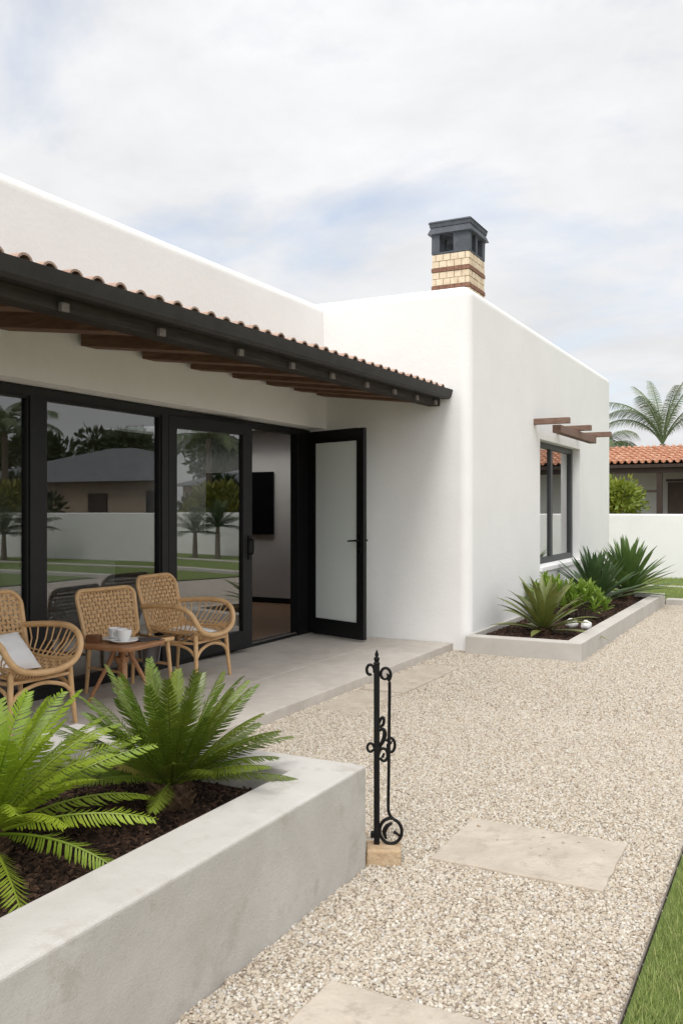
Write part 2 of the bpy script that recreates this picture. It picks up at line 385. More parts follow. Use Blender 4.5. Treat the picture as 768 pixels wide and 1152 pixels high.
gp3 = cell_sheet(-.48, 2.2, 4.93, 14.78, .003, .06, (), vis).build('gravel', PEBBLE)
scatter(gp3, 5000, 'pebble', .0050, .0118, PEBBLE, 8)
tag(gp3, 'loose cream and tan pebble gravel beyond the end of the near lawn', 'gravel', kind='stuff')
sp = cell_sheet(-1.36, -.76, 3.62, 4.06, .020, .04).build('gravel', PEBBLE); scatter(sp, 45, 'pebble', .0045, .0095, PEBBLE, 9)
tag(sp, 'few stray pebbles lying on the large tan paving slab', 'gravel', kind='stuff')
# lawns
g = MB(); g.add([(-.47, -3, .012), (9, -3, .012), (9, 4.9, .012), (-.47, 4.9, .012)], [(0, 1, 2, 3)]); struct('lawn', g, LAWN)
gr = cell_sheet(-.455, 2.0, 1.2, 4.88, .01, .05, (), lambda x, y: (.888 * x + .46 * y) < .42 * (-.46 * x + .888 * y) + 1.1).build('grass', BLADE)
scatter(gr, 30000, 'blade', .016, .034, BLADE, 3); tag(gr, 'short mown green grass on the near lawn beside the gravel', 'grass', kind='stuff')
g = MB(); g.box((-.481, -3, -.03), (-.475, 4.9, .018)); struct('lawn_edging', g, EDGING)
g = MB(); g.add([(-7, 15.06, .02), (26, 15.06, .02), (26, 17.75, .02), (-7, 17.75, .02)], [(0, 1, 2, 3)])
g.add([(-7, 18.0, .02), (26, 18.0, .02), (26, 19.95, .02), (-7, 19.95, .02)], [(0, 1, 2, 3)]); g.add([(3.5, 11.5, .02), (26, 11.5, .02), (26, 14.78, .02), (3.5, 14.78, .02)], [(0, 1, 2, 3)]); struct('lawn', g, LAWN)
gr = cell_sheet(-4, 0, 15.08, 17.7, .018, .1).build('grass', BLADE); scatter(gr, 4500, 'blade', .03, .07, BLADE, 4)
tag(gr, 'green grass strip between the two pale kerbs', 'grass', kind='stuff')
gr = cell_sheet(-4, 0, 18.02, 19.9, .018, .1).build('grass', BLADE); scatter(gr, 4000, 'blade', .03, .07, BLADE, 5)
tag(gr, 'green grass strip at the foot of the garden wall', 'grass', kind='stuff')
g = MB(); g.box((-1.95, 14.80, -.05), (26, 15.04, .09)); struct('kerb', g, CONC_LOW, bevel=.008)
g = MB(); g.box((-7, 17.76, -.05), (26, 17.99, .05)); struct('garden_path', g, CONC_LOW, bevel=.008)

# stepping stones
def slab(rect, z, label, seed):
    rng = random.Random(seed); x0, x1, y0, y1 = rect; cx, cy = (x0 + x1) / 2, (y0 + y1) / 2
    mb = MB(); low = []; hi = []
    pts = []
    for (xa, ya), (xb, yb) in (((x0, y0), (x1, y0)), ((x1, y0), (x1, y1)), ((x1, y1), (x0, y1)), ((x0, y1), (x0, y0))):
        for k in range(8):
            t = k / 8; j = .004 if k else 0
            pts.append((xa + (xb - xa) * t - cx + rng.uniform(-j, j), ya + (yb - ya) * t - cy + rng.uniform(-j, j)))
    n = len(pts)
    mb.add([(x, y, -.03) for x, y in pts] + [(x, y, z) for x, y in pts], [tuple(range(n, 2 * n))] + [(i, (i + 1) % n, n + (i + 1) % n, n + i) for i in range(n)])
    o = mb.build('stepping_stone', PAVER, bevel=.006); o.location = (cx, cy, 0)
    return tag(o, label, 'paving slab', 'stepping stones in the gravel')
slab(paver_rects[0], .017, 'large tan paving slab lying in gravel beside the iron post', 1)
slab(paver_rects[1], .017, 'tan paving slab cut off by the bottom edge of the photo', 2)
slab(paver_rects[2], .02, 'grey paving slab along the terrace edge, nearer the white wing', 3)
slab(paver_rects[3], .014, 'pale half buried slab along the terrace edge, behind the iron post', 4)

# ------------------------------------------------------------------ planters
def planter(name, d, rims, m, label, cat, bev):
    r = thing(name, label, cat, ((d['x0'] + d['x1']) / 2, (d['y0'] + d['y1']) / 2, 0), group=None)
    xl, xr, yn, yf = rims
    x0, x1, y0, y1, h = d['x0'], d['x1'], d['y0'], d['y1'], d['h']
    o = [(x0, y0), (x1, y0), (x1, y1), (x0, y1)]; i = [(x0 + xl, y0 + yn), (x1 - xr, y0 + yn), (x1 - xr, y1 - yf), (x0 + xl, y1 - yf)]
    mb = MB()
    vs = [(x, y, -.05) for x, y in o] + [(x, y, h) for x, y in o] + [(x, y, h) for x, y in i] + [(x, y, 0) for x, y in i]
    fs = []
    for k in range(4):
        l = (k + 1) % 4
        fs += [(k, l, 4 + l, 4 + k), (4 + k, 4 + l, 8 + l, 8 + k), (8 + k, 8 + l, 12 + l, 12 + k)]
    fs.append((12, 13, 14, 15)); mb.add(vs, fs)
    mb.build('planter_wall', m, r, world=True, bevel=bev, bseg=3)
    s = MB(); s.add([(x, y, d['m'] - .012) for x, y in i], [(0, 1, 2, 3)]); s.build('soil', SOIL, r, world=True)
    return r, i
_, inn = planter('planter', PL, (.25, .25, .2, .2), CONCRETE, 'tall smooth grey concrete planter holding two cycads', 'planter', .012)
mu = cell_sheet(inn[0][0] + .01, inn[1][0] - .01, .4, inn[2][1] - .01, PL['m'] - .008, .05).build('mulch', CHIP)
scatter(mu, 5200, 'chip', .007, .019, CHIP, 6); tag(mu, 'dark brown bark mulch around the two cycads', 'mulch', kind='stuff')
_, inn = planter('planter', WP, (.02, .17, .17, .17), CONC_LOW, 'low pale concrete planter along the window wall of the wing', 'planter', .01)
mu = cell_sheet(inn[0][0] + .01, inn[1][0] - .01, inn[0][1] + .01, inn[2][1] - .01, WP['m'] - .008, .05).build('mulch', CHIP)
scatter(mu, 2200, 'chip', .010, .028, CHIP, 7); tag(mu, 'dark brown mulch in the low planter under the window', 'mulch', kind='stuff')

# ------------------------------------------------------------------ the house
house = thing('house', 'white stucco house with flat roof, tiled veranda eave and brick chimney', 'house', (-7.5, 7, 0))
def solid(a, b, bev, topshift=0.0):
    mb = MB(); (x0, y0, z0), (x1, y1, z1) = a, b
    mb.hexa([(x0, y0, z0), (x1, y0, z0), (x1, y1, z0), (x0, y1, z0)], [(x0, y0, z1), (x1 + topshift, y0, z1), (x1 + topshift, y1, z1), (x0, y1, z1)])
    return mb.build('tmp', STUCCO, bevel=bev, bseg=8) if bev else mb.build('tmp', STUCCO)
def carve(base, cutters, name, parent):
    for c in cutters:
        md = base.modifiers.new('b', 'BOOLEAN'); md.operation = 'DIFFERENCE'; md.solver = 'EXACT'; md.object = c
    dg = bpy.context.evaluated_depsgraph_get(); dg.update()
    me = bpy.data.meshes.new_from_object(base.evaluated_get(dg), depsgraph=dg)
    base.modifiers.clear(); base.data = me; base.name = name; me.name = name
    off = V((0, 0, 0)); p = parent
    while p: off += p.location; p = p.parent
    me.transform(Matrix.Translation(-off)); base.parent = parent
    return base
cut_roomA = solid((-11.7, -2.7, TZ - .004), (-5.20, 11.6, 2.72), 0)
cut_roomB = solid((-8, 11.9, TZ), (-3.46, 16.3, 2.72), 0)
cut_open = solid((-5.6, 1.0, -.3), (-4.4, 8.985, 2.415), 0)
cut_added_skylight = solid((-9.2, 10.1, 2.6), (-6.1, 11.3, 4.6), 0)  # unseen roof opening, added to brighten the room inside
cut_win = solid((-3.7, 11.8, .72), (-2.9, 14.18, 2.44), 0)
cut_r1 = solid((-11.75, -2.75, 3.5), (-5.2, 8.5, 4.5), 0)
cut_r2 = solid((-11.75, 9.25, 3.5), (-3.42, 16.37, 4.5), 0)
mainb = solid((-12, -3, -.2), (-4.77, 9.15, 3.845), .105, topshift=-.13)
wingb = solid((-12.01, WY, -.2), (WX, WY2, 3.88), .115)
carve(mainb, [cut_roomA, cut_open, cut_r1], 'main_wall', house)
carve(wingb, [cut_roomA, cut_roomB, cut_win, cut_r2, cut_added_skylight], 'wing_wall', house)
for c in (cut_roomA, cut_roomB, cut_open, cut_win, cut_r1, cut_r2, cut_added_skylight): bpy.data.objects.remove(c, do_unlink=True)
g = MB(); g.box((-9.3, 10.0, 3.505), (-6.0, 11.4, 3.53)); g.build('added_skylight', glass('added_skylight_glass', (.9, .92, .92), .05), house, world=True)  # glass over the added roof opening that lets extra daylight indoors
# room finishes (floor, inner end wall lining)
g = MB(); g.box((-11.69, -2.69, .0), (-5.10, 11.59, TZ)); g.build('floor', WOODFLOOR, house, world=True)
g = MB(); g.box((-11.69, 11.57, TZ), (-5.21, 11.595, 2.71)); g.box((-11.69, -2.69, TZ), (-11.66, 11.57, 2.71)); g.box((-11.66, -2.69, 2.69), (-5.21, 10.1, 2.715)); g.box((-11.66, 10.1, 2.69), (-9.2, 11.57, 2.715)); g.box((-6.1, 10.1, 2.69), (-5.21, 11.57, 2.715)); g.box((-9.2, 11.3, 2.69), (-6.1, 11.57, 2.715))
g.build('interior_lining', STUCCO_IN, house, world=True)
g = MB(); g.box((-11.66, 11.55, TZ), (-5.21, 11.568, TZ + .08)); g.build('skirting', BLACK, house, world=True)

# glazed front: fixed frame, panes, sliding sash
zt = 2.405
gf = MB()
def fbox(y0, y1, z0, z1, d=.08, x=FX): gf.box((x - d, y0, z0), (x, y1, z1))
fbox(1.02, 8.975, zt - .065, zt, .1)
fbox(1.02, 7.70, TZ, TZ + .075, .1)
fbox(7.70, 8.70, TZ, TZ + .028, .14)
for a, b in ((1.02, 1.12), (2.95, 3.10), (4.79, 4.945), (6.31, 6.40)): fbox(a, b, TZ + .075, zt - .065, .09, FX + .002)
fbox(8.70, 8.975, TZ, zt - .065, .1)
frame = gf.build('sliding_door_frame', BLACK, house, world=True, bevel=.004)
for a, b in ((1.12, 2.95), (3.10, 4.79), (4.945, 6.31)):
    p = MB(); p.box((FX - .046, a - .01, TZ + .07), (FX - .040, b + .01, zt - .06)); p.build('pane', GLASS, frame, world=True)
    e = MB(); w = .022; x0, x1 = FX - .06, FX - .012
    e.box((x0, a, TZ + .075), (x1, a + w, zt - .065)); e.box((x0, b - w, TZ + .075), (x1, b, zt - .065))
    e.box((x0, a + w, zt - .065 - w), (x1, b - w, zt - .065)); e.box((x0, a + w, TZ + .075), (x1, b - w, TZ + .075 + w)); e.build('glazing_bead', BLACK, frame, world=True)
rail = MB(); rail.box((FX - .125, 7.70, TZ + .029), (FX - .12, 8.70, TZ + .038)); rail.box((FX - .03, 7.70, TZ + .029), (FX - .022, 8.70, TZ + .04)); rail.build('track', RAFTEND, frame, world=True)
an = rad(8); tx = V((math.sin(an), math.cos(an), 0)); nx = V((math.cos(an), -math.sin(an), 0)); SW = 1.13
Ms = Matrix(((tx.x, nx.x, 0, FX - .01), (tx.y, nx.y, 0, 6.405), (0, 0, 1, 0), (0, 0, 0, 1)))
sash = MB(); z0, z1 = TZ + .05, zt - .06
sash.box((0, -.05, z0), (.10, .012, z1), Ms); sash.box((SW - .135, -.05, z0), (SW, .012, z1), Ms); sash.box((.10, -.05, z1 - .11), (SW - .135, .012, z1), Ms); sash.box((.10, -.05, z0), (SW - .135, .012, z0 + .17), Ms)
so = sash.build('glass_door', BLACK, house, world=True, bevel=.004); so['label'] = 'glass door standing slightly ajar, mirroring the garden'
p = MB(); p.box((.095, -.022, z0 + .16), (SW - .13, -.016, z1 - .105), Ms); p.build('pane', GLASS_G, so, world=True)
hd = MB(); hx = SW - .05
hd.box((hx - .018, .012, 1.0), (hx + .018, .024, 1.24), Ms); hd.tube([Ms @ V(q) for q in ((hx, .02, 1.06), (hx, .06, 1.06), (hx, .066, 1.10), (hx, .066, 1.19), (hx, .06, 1.2), (hx, .02, 1.2))], .010, 8)
hd.build('handle', IRON, so, world=True, smooth=True)

# hinged leaf standing open
hinge = V((-5.02, 8.93, 0)); free = V((-4.17, 8.63, 0)); dl = (free - hinge); Wd = dl.length; dl.normalize(); dn = V((dl.y, -dl.x, 0))
Mx = Matrix(((dl.x, dn.x, 0, hinge.x), (dl.y, dn.y, 0, hinge.y), (0, 0, 1, 0), (0, 0, 0, 1)))
lf = MB(); z0, z1 = TZ + .02, zt - .03; st = .098; t = .05
lf.box((0, 0, z0), (st, t, z1), Mx); lf.box((Wd - st, 0, z0), (Wd, t, z1), Mx); lf.box((st, 0, z1 - .115), (Wd - st, t, z1), Mx); lf.box((st, 0, z0), (Wd - st, t, z0 + .16), Mx)
leaf = lf.build('hinged_door', BLACK, house, world=True, bevel=.004)
p = MB(); p.box((st - .005, .022, z0 + .155), (Wd - st + .005, .028, z1 - .11), Mx); p.build('pane', GLASS_DOOR, leaf, world=True)
bd = MB()
for q in ((st, .004, z0 + .16, st + .016, z1 - .115), (Wd - st - .016, .004, z0 + .16, Wd - st, z1 - .115)):
    bd.box((q[0], .008, q[2]), (q[3], .042, q[4]), Mx)
bd.box((st + .016, .008, z1 - .131), (Wd - st - .016, .042, z1 - .115), Mx); bd.box((st + .016, .008, z0 + .16), (Wd - st - .016, .042, z0 + .176), Mx); bd.build('glazing_bead', BLACK, leaf, world=True)
h = MB(); hx = Wd - st / 2
for s, y in ((1, t), (-1, 0)):
    h.box((hx - .026, min(y, y + s * .014), 1.03), (hx + .026, max(y, y + s * .014), 1.235), Mx)
    h.tube([Mx @ V((hx, y + s * .01, 1.165)), Mx @ V((hx, y + s * .055, 1.165)), Mx @ V((hx - .02, y + s * .062, 1.165)), Mx @ V((hx - .13, y + s * .062, 1.158))], [.011, .011, .011, .008], 10)
    h.tube([Mx @ V((hx, y + s * .008, 1.075)), Mx @ V((hx, y + s * .03, 1.075))], .014, 10)
h.build('handle', IRON, leaf, world=True, bevel=.002)
for z in (.35, 1.25, 2.15):
    hg = MB(); hg.tube([(hinge.x - .01, hinge.y - .03, z - .05), (hinge.x - .01, hinge.y - .03, z + .05)], .011, 10); hg.build('hinge', IRON, leaf, world=True)

# veranda eave (falls very gently along its length, like its gutter)
eave = MB()
ez = lambda y: .03 - (WY - y) * .012
def ebox(mb, x0, x1, y0, y1, zlo0, zlo1, zhi0, zhi1):   # z given at (x0) and (x1) for the far end
    c = [(x0, y0), (x1, y0), (x1, y1), (x0, y1)]; lo = [zlo0, zlo1, zlo1, zlo0]; hi = [zhi0, zhi1, zhi1, zhi0]
    mb.hexa([(x, y, l + ez(y)) for (x, y), l in zip(c, lo)], [(x, y, u + ez(y)) for (x, y), u in zip(c, hi)])
ebox(eave, -4.84, -3.44, -2.9, 8.985, 2.885, 2.70, 2.915, 2.73)
deck = eave.build('eave_deck', RAFTER, house, world=True)
gb = MB(); ebox(gb, -3.60, -3.47, -2.95, 8.985, 2.575, 2.575, 2.695, 2.695); gb.build('eave_beam', BEAMW, deck, world=True, bevel=.006)
gu = MB()
prof = [(-3.455, 2.735), (-3.455, 2.66), (-3.435, 2.645), (-3.37, 2.645), (-3.345, 2.665), (-3.335, 2.70), (-3.325, 2.742), (-3.337, 2.742), (-3.347, 2.702), (-3.355, 2.672), (-3.375, 2.657), (-3.43, 2.657), (-3.443, 2.668), (-3.443, 2.735)]
n = len(prof); ys = (-3.0, 8.985)
gu.add([(x, y, z + ez(y)) for y in ys for x, z in prof], [tuple(range(n))[::-1], tuple(range(n, 2 * n))] + [(i, (i + 1) % n, n + (i + 1) % n, n + i) for i in range(n)])
gu.build('gutter', GREYMETAL, deck, world=True)
for k, y in enumerate([-2.4, -1.5, -.6, .3, 1.2, 2.1, 3.0, 3.50, 4.30, 5.15, 5.85, 6.5, 7.15, 7.75, 8.3, 8.8]):
    rf = MB(); ebox(rf, -4.83, -3.62, y - .085, y + .085, 2.745, 2.60, 2.883, 2.722); ro = rf.build('rafter', RAFTER, deck, world=True, bevel=.004)
    rf = MB(); ebox(rf, -3.468, -3.440, y - .028, y + .028, 2.575, 2.572, 2.622, 2.620); rf.build('rafter_end', RAFTEND, ro, world=True, bevel=.003)
bl = MB()
for k in range(7):
    x = -4.70 + k * .17; zz = 2.866 - (x + 4.84) / 1.4 * .185
    bl.hexa([(x, -2.9, zz - .012 + ez(-2.9)), (x + .15, -2.9, zz - .032 + ez(-2.9)), (x + .15, 8.98, zz - .032 + ez(8.98)), (x, 8.98, zz - .012 + ez(8.98))],
            [(x, -2.9, zz + .006 + ez(-2.9)), (x + .15, -2.9, zz - .012 + ez(-2.9)), (x + .15, 8.98, zz - .012 + ez(8.98)), (x, 8.98, zz + .006 + ez(8.98))])
bl.build('ceiling_boards', RAFTER, deck, world=True)

def barrel(mb, p0, p1, r0, r1, th, seg=8, up=1):
    p0 = V(p0); p1 = V(p1); t = (p1 - p0).normalized(); s = t.cross(V((0, 0, 1))).normalized(); n = s.cross(t) * up
    vs = []; m = seg + 1
    for p, r in ((p0, r0), (p1, r1)):
        for rr in (r, r - th):
            for k in range(m):
                a = math.pi * k / seg; vs.append(p + s * math.cos(a) * rr + n * math.sin(a) * rr)
    fs = []
    for k in range(seg):
        fs += [(k, k + 1, 2 * m + k + 1, 2 * m + k), (m + k, 3 * m + k, 3 * m + k + 1, m + k + 1), (k, m + k, m + k + 1, k + 1), (2 * m + k, 2 * m + k + 1, 3 * m + k + 1, 3 * m + k)]
    fs += [(0, 2 * m, 3 * m, m), (seg, m + seg, 3 * m + seg, 2 * m + seg)]
    mb.add(vs, fs)
def tile_roof(mb, eave_fn, n, pitch, rows, run, rise, rng, r=.085, th=.014):
    """eave_fn(k) -> point on the eave line, run = horizontal up-slope vector, rise = height gained"""
    for k in range(n):
        e = V(eave_fn(k)); d = V((run[0], run[1], rise))
        for j in range(rows):
            a = e + d * (j / rows) + V((0, 0, .012 * 1)); b = e + d * ((j + 1.18) / rows)
            jit = V((rng.uniform(-.004, .004), rng.uniform(-.006, .006), rng.uniform(-.003, .005)))
            barrel(mb, a + jit + V((0, 0, .028)), b + jit + V((0, 0, .01)), r * rng.uniform(.96, 1.04), r * .84, th)
        e2 = e + V((eave_fn(1)) - V(eave_fn(0))) / 2
        for j in range(rows):
            barrel(mb, e2 + d * (j / rows) + V((0, 0, r + .012)), e2 + d * ((j + 1.15) / rows) + V((0, 0, r - .003)), r * .92, r, th, up=-1)
tl = MB(); rng = random.Random(4)
tile_roof(tl, lambda k: V((-3.385, -2.85 + k * .172, 2.695 + ez(-2.85 + k * .172))), 69, .172, 4, (-1.42, 0), .20, rng, r=.058, th=.012)
tl.build('eave_tiles', TILE, deck, world=True, smooth=True)

# chimney
ch = thing('chimney', None, None)
ch.parent = house; ch.location = V((-4.10, 11.31, 0)) - house.location
cx0, cx1, cy0, cy1 = -4.36, -3.85, 11.0, 11.62
core = MB(); core.box((cx0 + .012, cy0 + .012, 3.4), (cx1 - .012, cy1 - .012, 4.845)); core.build('mortar_core', MORTAR, ch, world=True)
z = 4.84; rng = random.Random(9)
while z > 3.9:
    bk = MB(); bb = MB()
    for rowh in (.088, .088):
        z -= rowh; nrow = int(round(z * 100)) % 2
        for ax, lo, hi in (('x', cx0, cx1), ('y', cy0, cy1)):
            w = (hi - lo) / 5; off = w / 2 * nrow; s = lo - off
            while s < hi - .01:
                q0, q1 = max(s, lo) + .004, min(s + w, hi) - .004; j = rng.uniform(-.003, .003)
                if q1 - q0 > .02:
                    if ax == 'x': bk.box((q0, cy0 - .003 + j, z + .004), (q1, cy0 + .03, z + rowh - .004)); bk.box((q0, cy1 - .03, z + .004), (q1, cy1 + .003, z + rowh - .004))
                    else: bk.box((cx1 - .03, q0 + .006, z + .006), (cx1 + .003 + j, q1 - .006, z + rowh - .006)); bk.box((cx0 - .003, q0 + .006, z + .006), (cx0 + .03, q1 - .006, z + rowh - .006))
                s += w
    z -= .056
    for k in range(5):
        w = (cx1 - cx0 + .02) / 5; a = cx0 - .01 + k * w
        bb.box((a + .003, cy0 - .012 + rng.uniform(-.003, .003), z + .004), (a + w - .003, cy0 + .05, z + .052)); bb.box((a + .003, cy1 - .05, z + .004), (a + w - .003, cy1 + .012, z + .052))
    for k in range(5):
        w = (cy1 - cy0 - .1) / 5; a = cy0 + .05 + k * w
        bb.box((cx1 - .05, a + .003, z + .004), (cx1 + .012 + rng.uniform(-.003, .003), a + w - .003, z + .052)); bb.box((cx0 - .012, a + .003, z + .004), (cx0 + .05, a + w - .003, z + .052))
    bk.build('brick_course', BUFF, ch, world=True); bb.build('brick_band', BROWNBRICK, ch, world=True)
cp = MB(); z0, z1 = 4.845, 5.12; e = .005
X0, X1, Y0, Y1 = cx0 - e, cx1 + e, cy0 - e, cy1 + e
cp.box((X0, Y0, z0), (X1, Y1, z0 + .022))
for a, b in ((X0, X0 + .11), (X0 + .30, X1)):
    cp.box((a, Y0, z0 + .022), (b, Y0 + .10, z1)); cp.box((a, Y1 - .10, z0 + .022), (b, Y1, z1))
for a, b in ((Y0 + .26, Y0 + .335),): cp.box((X1 - .09, a, z0 + .022), (X1 - .002, b, z1)); cp.box((X0 + .002, a, z0 + .022), (X0 + .09, b, z1))
cp.box((X0, Y0, z1), (X1, Y1, z1 + .02))
def frust(a0, a1, za, zb):
    cp.hexa([(X0 - a0, Y0 - a0, za), (X1 + a0, Y0 - a0, za), (X1 + a0, Y1 + a0, za), (X0 - a0, Y1 + a0, za)], [(X0 - a1, Y0 - a1, zb), (X1 + a1, Y0 - a1, zb), (X1 + a1, Y1 + a1, zb), (X0 - a1, Y1 + a1, zb)])
frust(.045, .01, 5.105, 5.195); frust(.02, .028, 5.195, 5.25); frust(.04, .02, 5.25, 5.275)
cp.build('chimney_cap', SLATE, ch, world=True, bevel=.004)

# wing window
wf = MB(); x1 = -3.255; x0 = x1 - .07; y0, y1, z0, z1 = 11.81, 14.17, .745, 2.435
wf.box((x0, y0, z0), (x1, y0 + .07, z1)); wf.box((x0, y1 - .10, z0), (x1, y1, z1)); wf.box((x0, y0 + .07, z1 - .075), (x1, y1 - .10, z1)); wf.box((x0, y0 + .07, z0), (x1, y1 - .10, z0 + .08))
wf.box((x0 + .01, 12.84, z0 + .08), (x1 - .006, 12.95, z1 - .075))
wo = wf.build('window', mat('window_grey_frame', (.045, .048, .050), (.06, .063, .065), 4, .5), house, world=True, bevel=.004)
for a, b in ((y0 + .06, 12.85), (12.94, y1 - .09)):
    p = MB(); p.box((x0 + .03, a, z0 + .07), (x0 + .036, b, z1 - .065)); p.build('pane', GLASS_W, wo, world=True)
s = MB(); s.hexa([(x1 + .001, 11.8, .70), (-3.11, 11.8, .66), (-3.11, 14.18, .66), (x1 + .001, 14.18, .70)], [(x1 + .001, 11.8, .745), (-3.11, 11.8, .725), (-3.11, 14.18, .725), (x1 + .001, 14.18, .745)])
s.build('sill', STUCCO, wo, world=True, bevel=.008)
# wooden bracket trellis over the window
tr = MB(); tr.box((-2.93, 11.62, 2.50), (-2.82, 13.85, 2.602)); t0 = tr.build('trellis', TRELLISW, house, world=True, bevel=.006)
for y, l in ((11.52, .46), (12.72, .48), (13.95, .52)):
    b = MB(); b.box((WX - .12, y - .042, 2.604), (WX + l, y + .042, 2.68)); b.build('trellis_beam', TRELLISW, t0, world=True, bevel=.006)

# inside the house
tv = thing('wall_screen', 'black flat screen on the wall seen through the open doorway', 'television', (-7.75, 11.56, 1.12))
m = MB(); m.box((-.62, -.045, 0), (.62, -.012, .95)); m.build('screen', TVBLACK, tv, bevel=.004); m = MB(); m.box((-.2, -.012, .3), (.2, .006, .6)); m.build('wall_bracket', BLACK, tv)
def sofa(loc, rz, L, m, label):
    r = thing('sofa', label, 'sofa', loc, rz)
    b = MB(); b.box((-.42, -L / 2, .10), (.42, L / 2, .40)); b.build('seat_base', m, r, bevel=.04, bseg=3)
    b = MB(); b.box((-.45, -L / 2 + .18, .40), (-.2, L / 2 - .18, .84)); b.build('backrest', m, r, bevel=.07, bseg=4)
    for s in (-1, 1):
        b = MB(); b.box((-.44, min(s * L / 2, s * (L / 2 - .2)), .10), (.42, max(s * L / 2, s * (L / 2 - .2)), .60)); b.build('armrest', m, r, bevel=.05, bseg=3)
        c = MB(); c.box((-.2, min(0, s * (L / 2 - .2)) + .008, .405), (.43, max(0, s * (L / 2 - .2)) - .008, .53)); c.build('seat_cushion', m, r, bevel=.04, bseg=3)
    for sx in (-1, 1):
        for sy in (-1, 1):
            c = MB(); c.tube([(sx * .36, sy * (L / 2 - .08), 0), (sx * .36, sy * (L / 2 - .08), .11)], .025, 8); c.build('leg', BLACK, r)
sofa((-7.1, 7.4, TZ), 0, 2.1, SOFAW, 'pale sofa inside the room behind the middle glass pane')
sofa((-8.4, 4.9, TZ), rad(20), 1.9, SOFAG, 'dark sofa deep inside the room behind the leftmost glass pane')

# ------------------------------------------------------------------ rattan furniture
def weave(mb, fn, nf, us, vs, vr, ur, w, amp):
    """us: strip positions across, vr(u) -> (v0,v1); and the other way round"""
    def ribbon(line, side, par):
        P = []
        for i, (pt, nn, sd) in enumerate(line): P.append((pt + nn * amp * (1 if (i + par) % 2 else -1), sd))
        dense = []
        for i in range(len(P) - 1):
            dense.append(P[i]); dense.append(((P[i][0] + P[i + 1][0]) / 2, P[i][1]))
        dense.append(P[-1])
        vv = []; ff = []
        for i, (pt, sd) in enumerate(dense):
            vv += [pt - sd * w / 2, pt + sd * w / 2]
            if i: ff.append((2 * i - 2, 2 * i - 1, 2 * i + 1, 2 * i))
        mb.add(vv, ff)
    e = 1e-3
    for a, u in enumerate(us):
        v0, v1 = vr(u); ln = [v for v in vs if v0 <= v <= v1]; ln = [v0] + ln + [v1]
        ribbon([(fn(u, v), nf(u, v), (fn(u + e, v) - fn(u - e, v)).normalized()) for v in ln], 0, a + sum(1 for v in vs if v < v0))
    for b, v in enumerate(vs):
        u0, u1 = ur(v); ln = [u for u in us if u0 <= u <= u1]; ln = [u0] + ln + [u1]
        ribbon([(fn(u, v), nf(u, v), (fn(u, v + e) - fn(u, v - e)).normalized()) for u in ln], 0, b + 1 + sum(1 for u in us if u < u0))
def bez(pts, n=24, closed=False):   # catmull-rom through points
    pts = [V(p) for p in pts]; out = []; m = len(pts)
    rngs = range(m) if closed else range(m - 1)
    per = max(2, n // len(rngs))
    for i in rngs:
        g = lambda k: pts[k % m] if closed else pts[max(0, min(m - 1, k))]
        p0, p1, p2, p3 = g(i - 1), g(i), g(i + 1), g(i + 2)
        for k in range(per):
            t = k / per
            out.append(.5 * ((2 * p1) + (p2 - p0) * t + (2 * p0 - 5 * p1 + 4 * p2 - p3) * t * t + (3 * p1 - p0 - 3 * p2 + p3) * t ** 3))
    if not closed: out.append(pts[-1])
    return out

def back_panel(root, wt, wb, H, x0, z0, lean, r, nu, nv):
    """rounded, slightly curved back: frame tube + woven panel"""
    def fn(u, v):
        k = v / H; w = (wb + (wt - wb) * k) / 2
        return V((x0 - lean * k - .035 * (1 - (u * u)) , u * w, z0 + v))
    def nf(u, v): return V((1, 0, lean / H)).normalized()
    pts = []; rc = r / (wt / 2); rv = r
    for (cu, cv, a0) in ((1 - rc, H - rv, 0), (-1 + rc, H - rv, 90), (-1 + rc * .7, rv * .7, 180), (1 - rc * .7, rv * .7, 270)):
        kk = 1 if cv > H / 2 else .7
        for k in range(7):
            a = rad(a0 + 15 * k); pts.append(fn(cu + rc * kk * math.cos(a), cv + rv * kk * math.sin(a)))
    f = MB(); f.tube(pts, .017, 8, closed=True); fo = f.build('back_frame', RATTAN, root, smooth=True)
    def vr(u):
        a = abs(u); c = 1 - rc
        d = 0 if a < c else rv - rv * math.sqrt(max(0, 1 - ((a - c) / rc) ** 2))
        return (.0 + d * .5, H - d)
    def ur(v):
        if v > H - rv: q = (v - (H - rv)) / rv; l = 1 - rc + rc * math.sqrt(max(0, 1 - q * q))
        elif v < rv * .7: q = (rv * .7 - v) / (rv * .7); l = 1 - rc * .7 + rc * .7 * math.sqrt(max(0, 1 - q * q))
        else: l = 1
        return (-l, l)
    p = MB(); us = [-1 + 2 * (i + .5) / nu for i in range(nu)]; vs = [H * (j + .5) / nv for j in range(nv)]
    weave(p, fn, nf, us, vs, vr, ur, wt / nu * .64, .0075)
    p.build('backrest', WEAVE, root)
    return fn

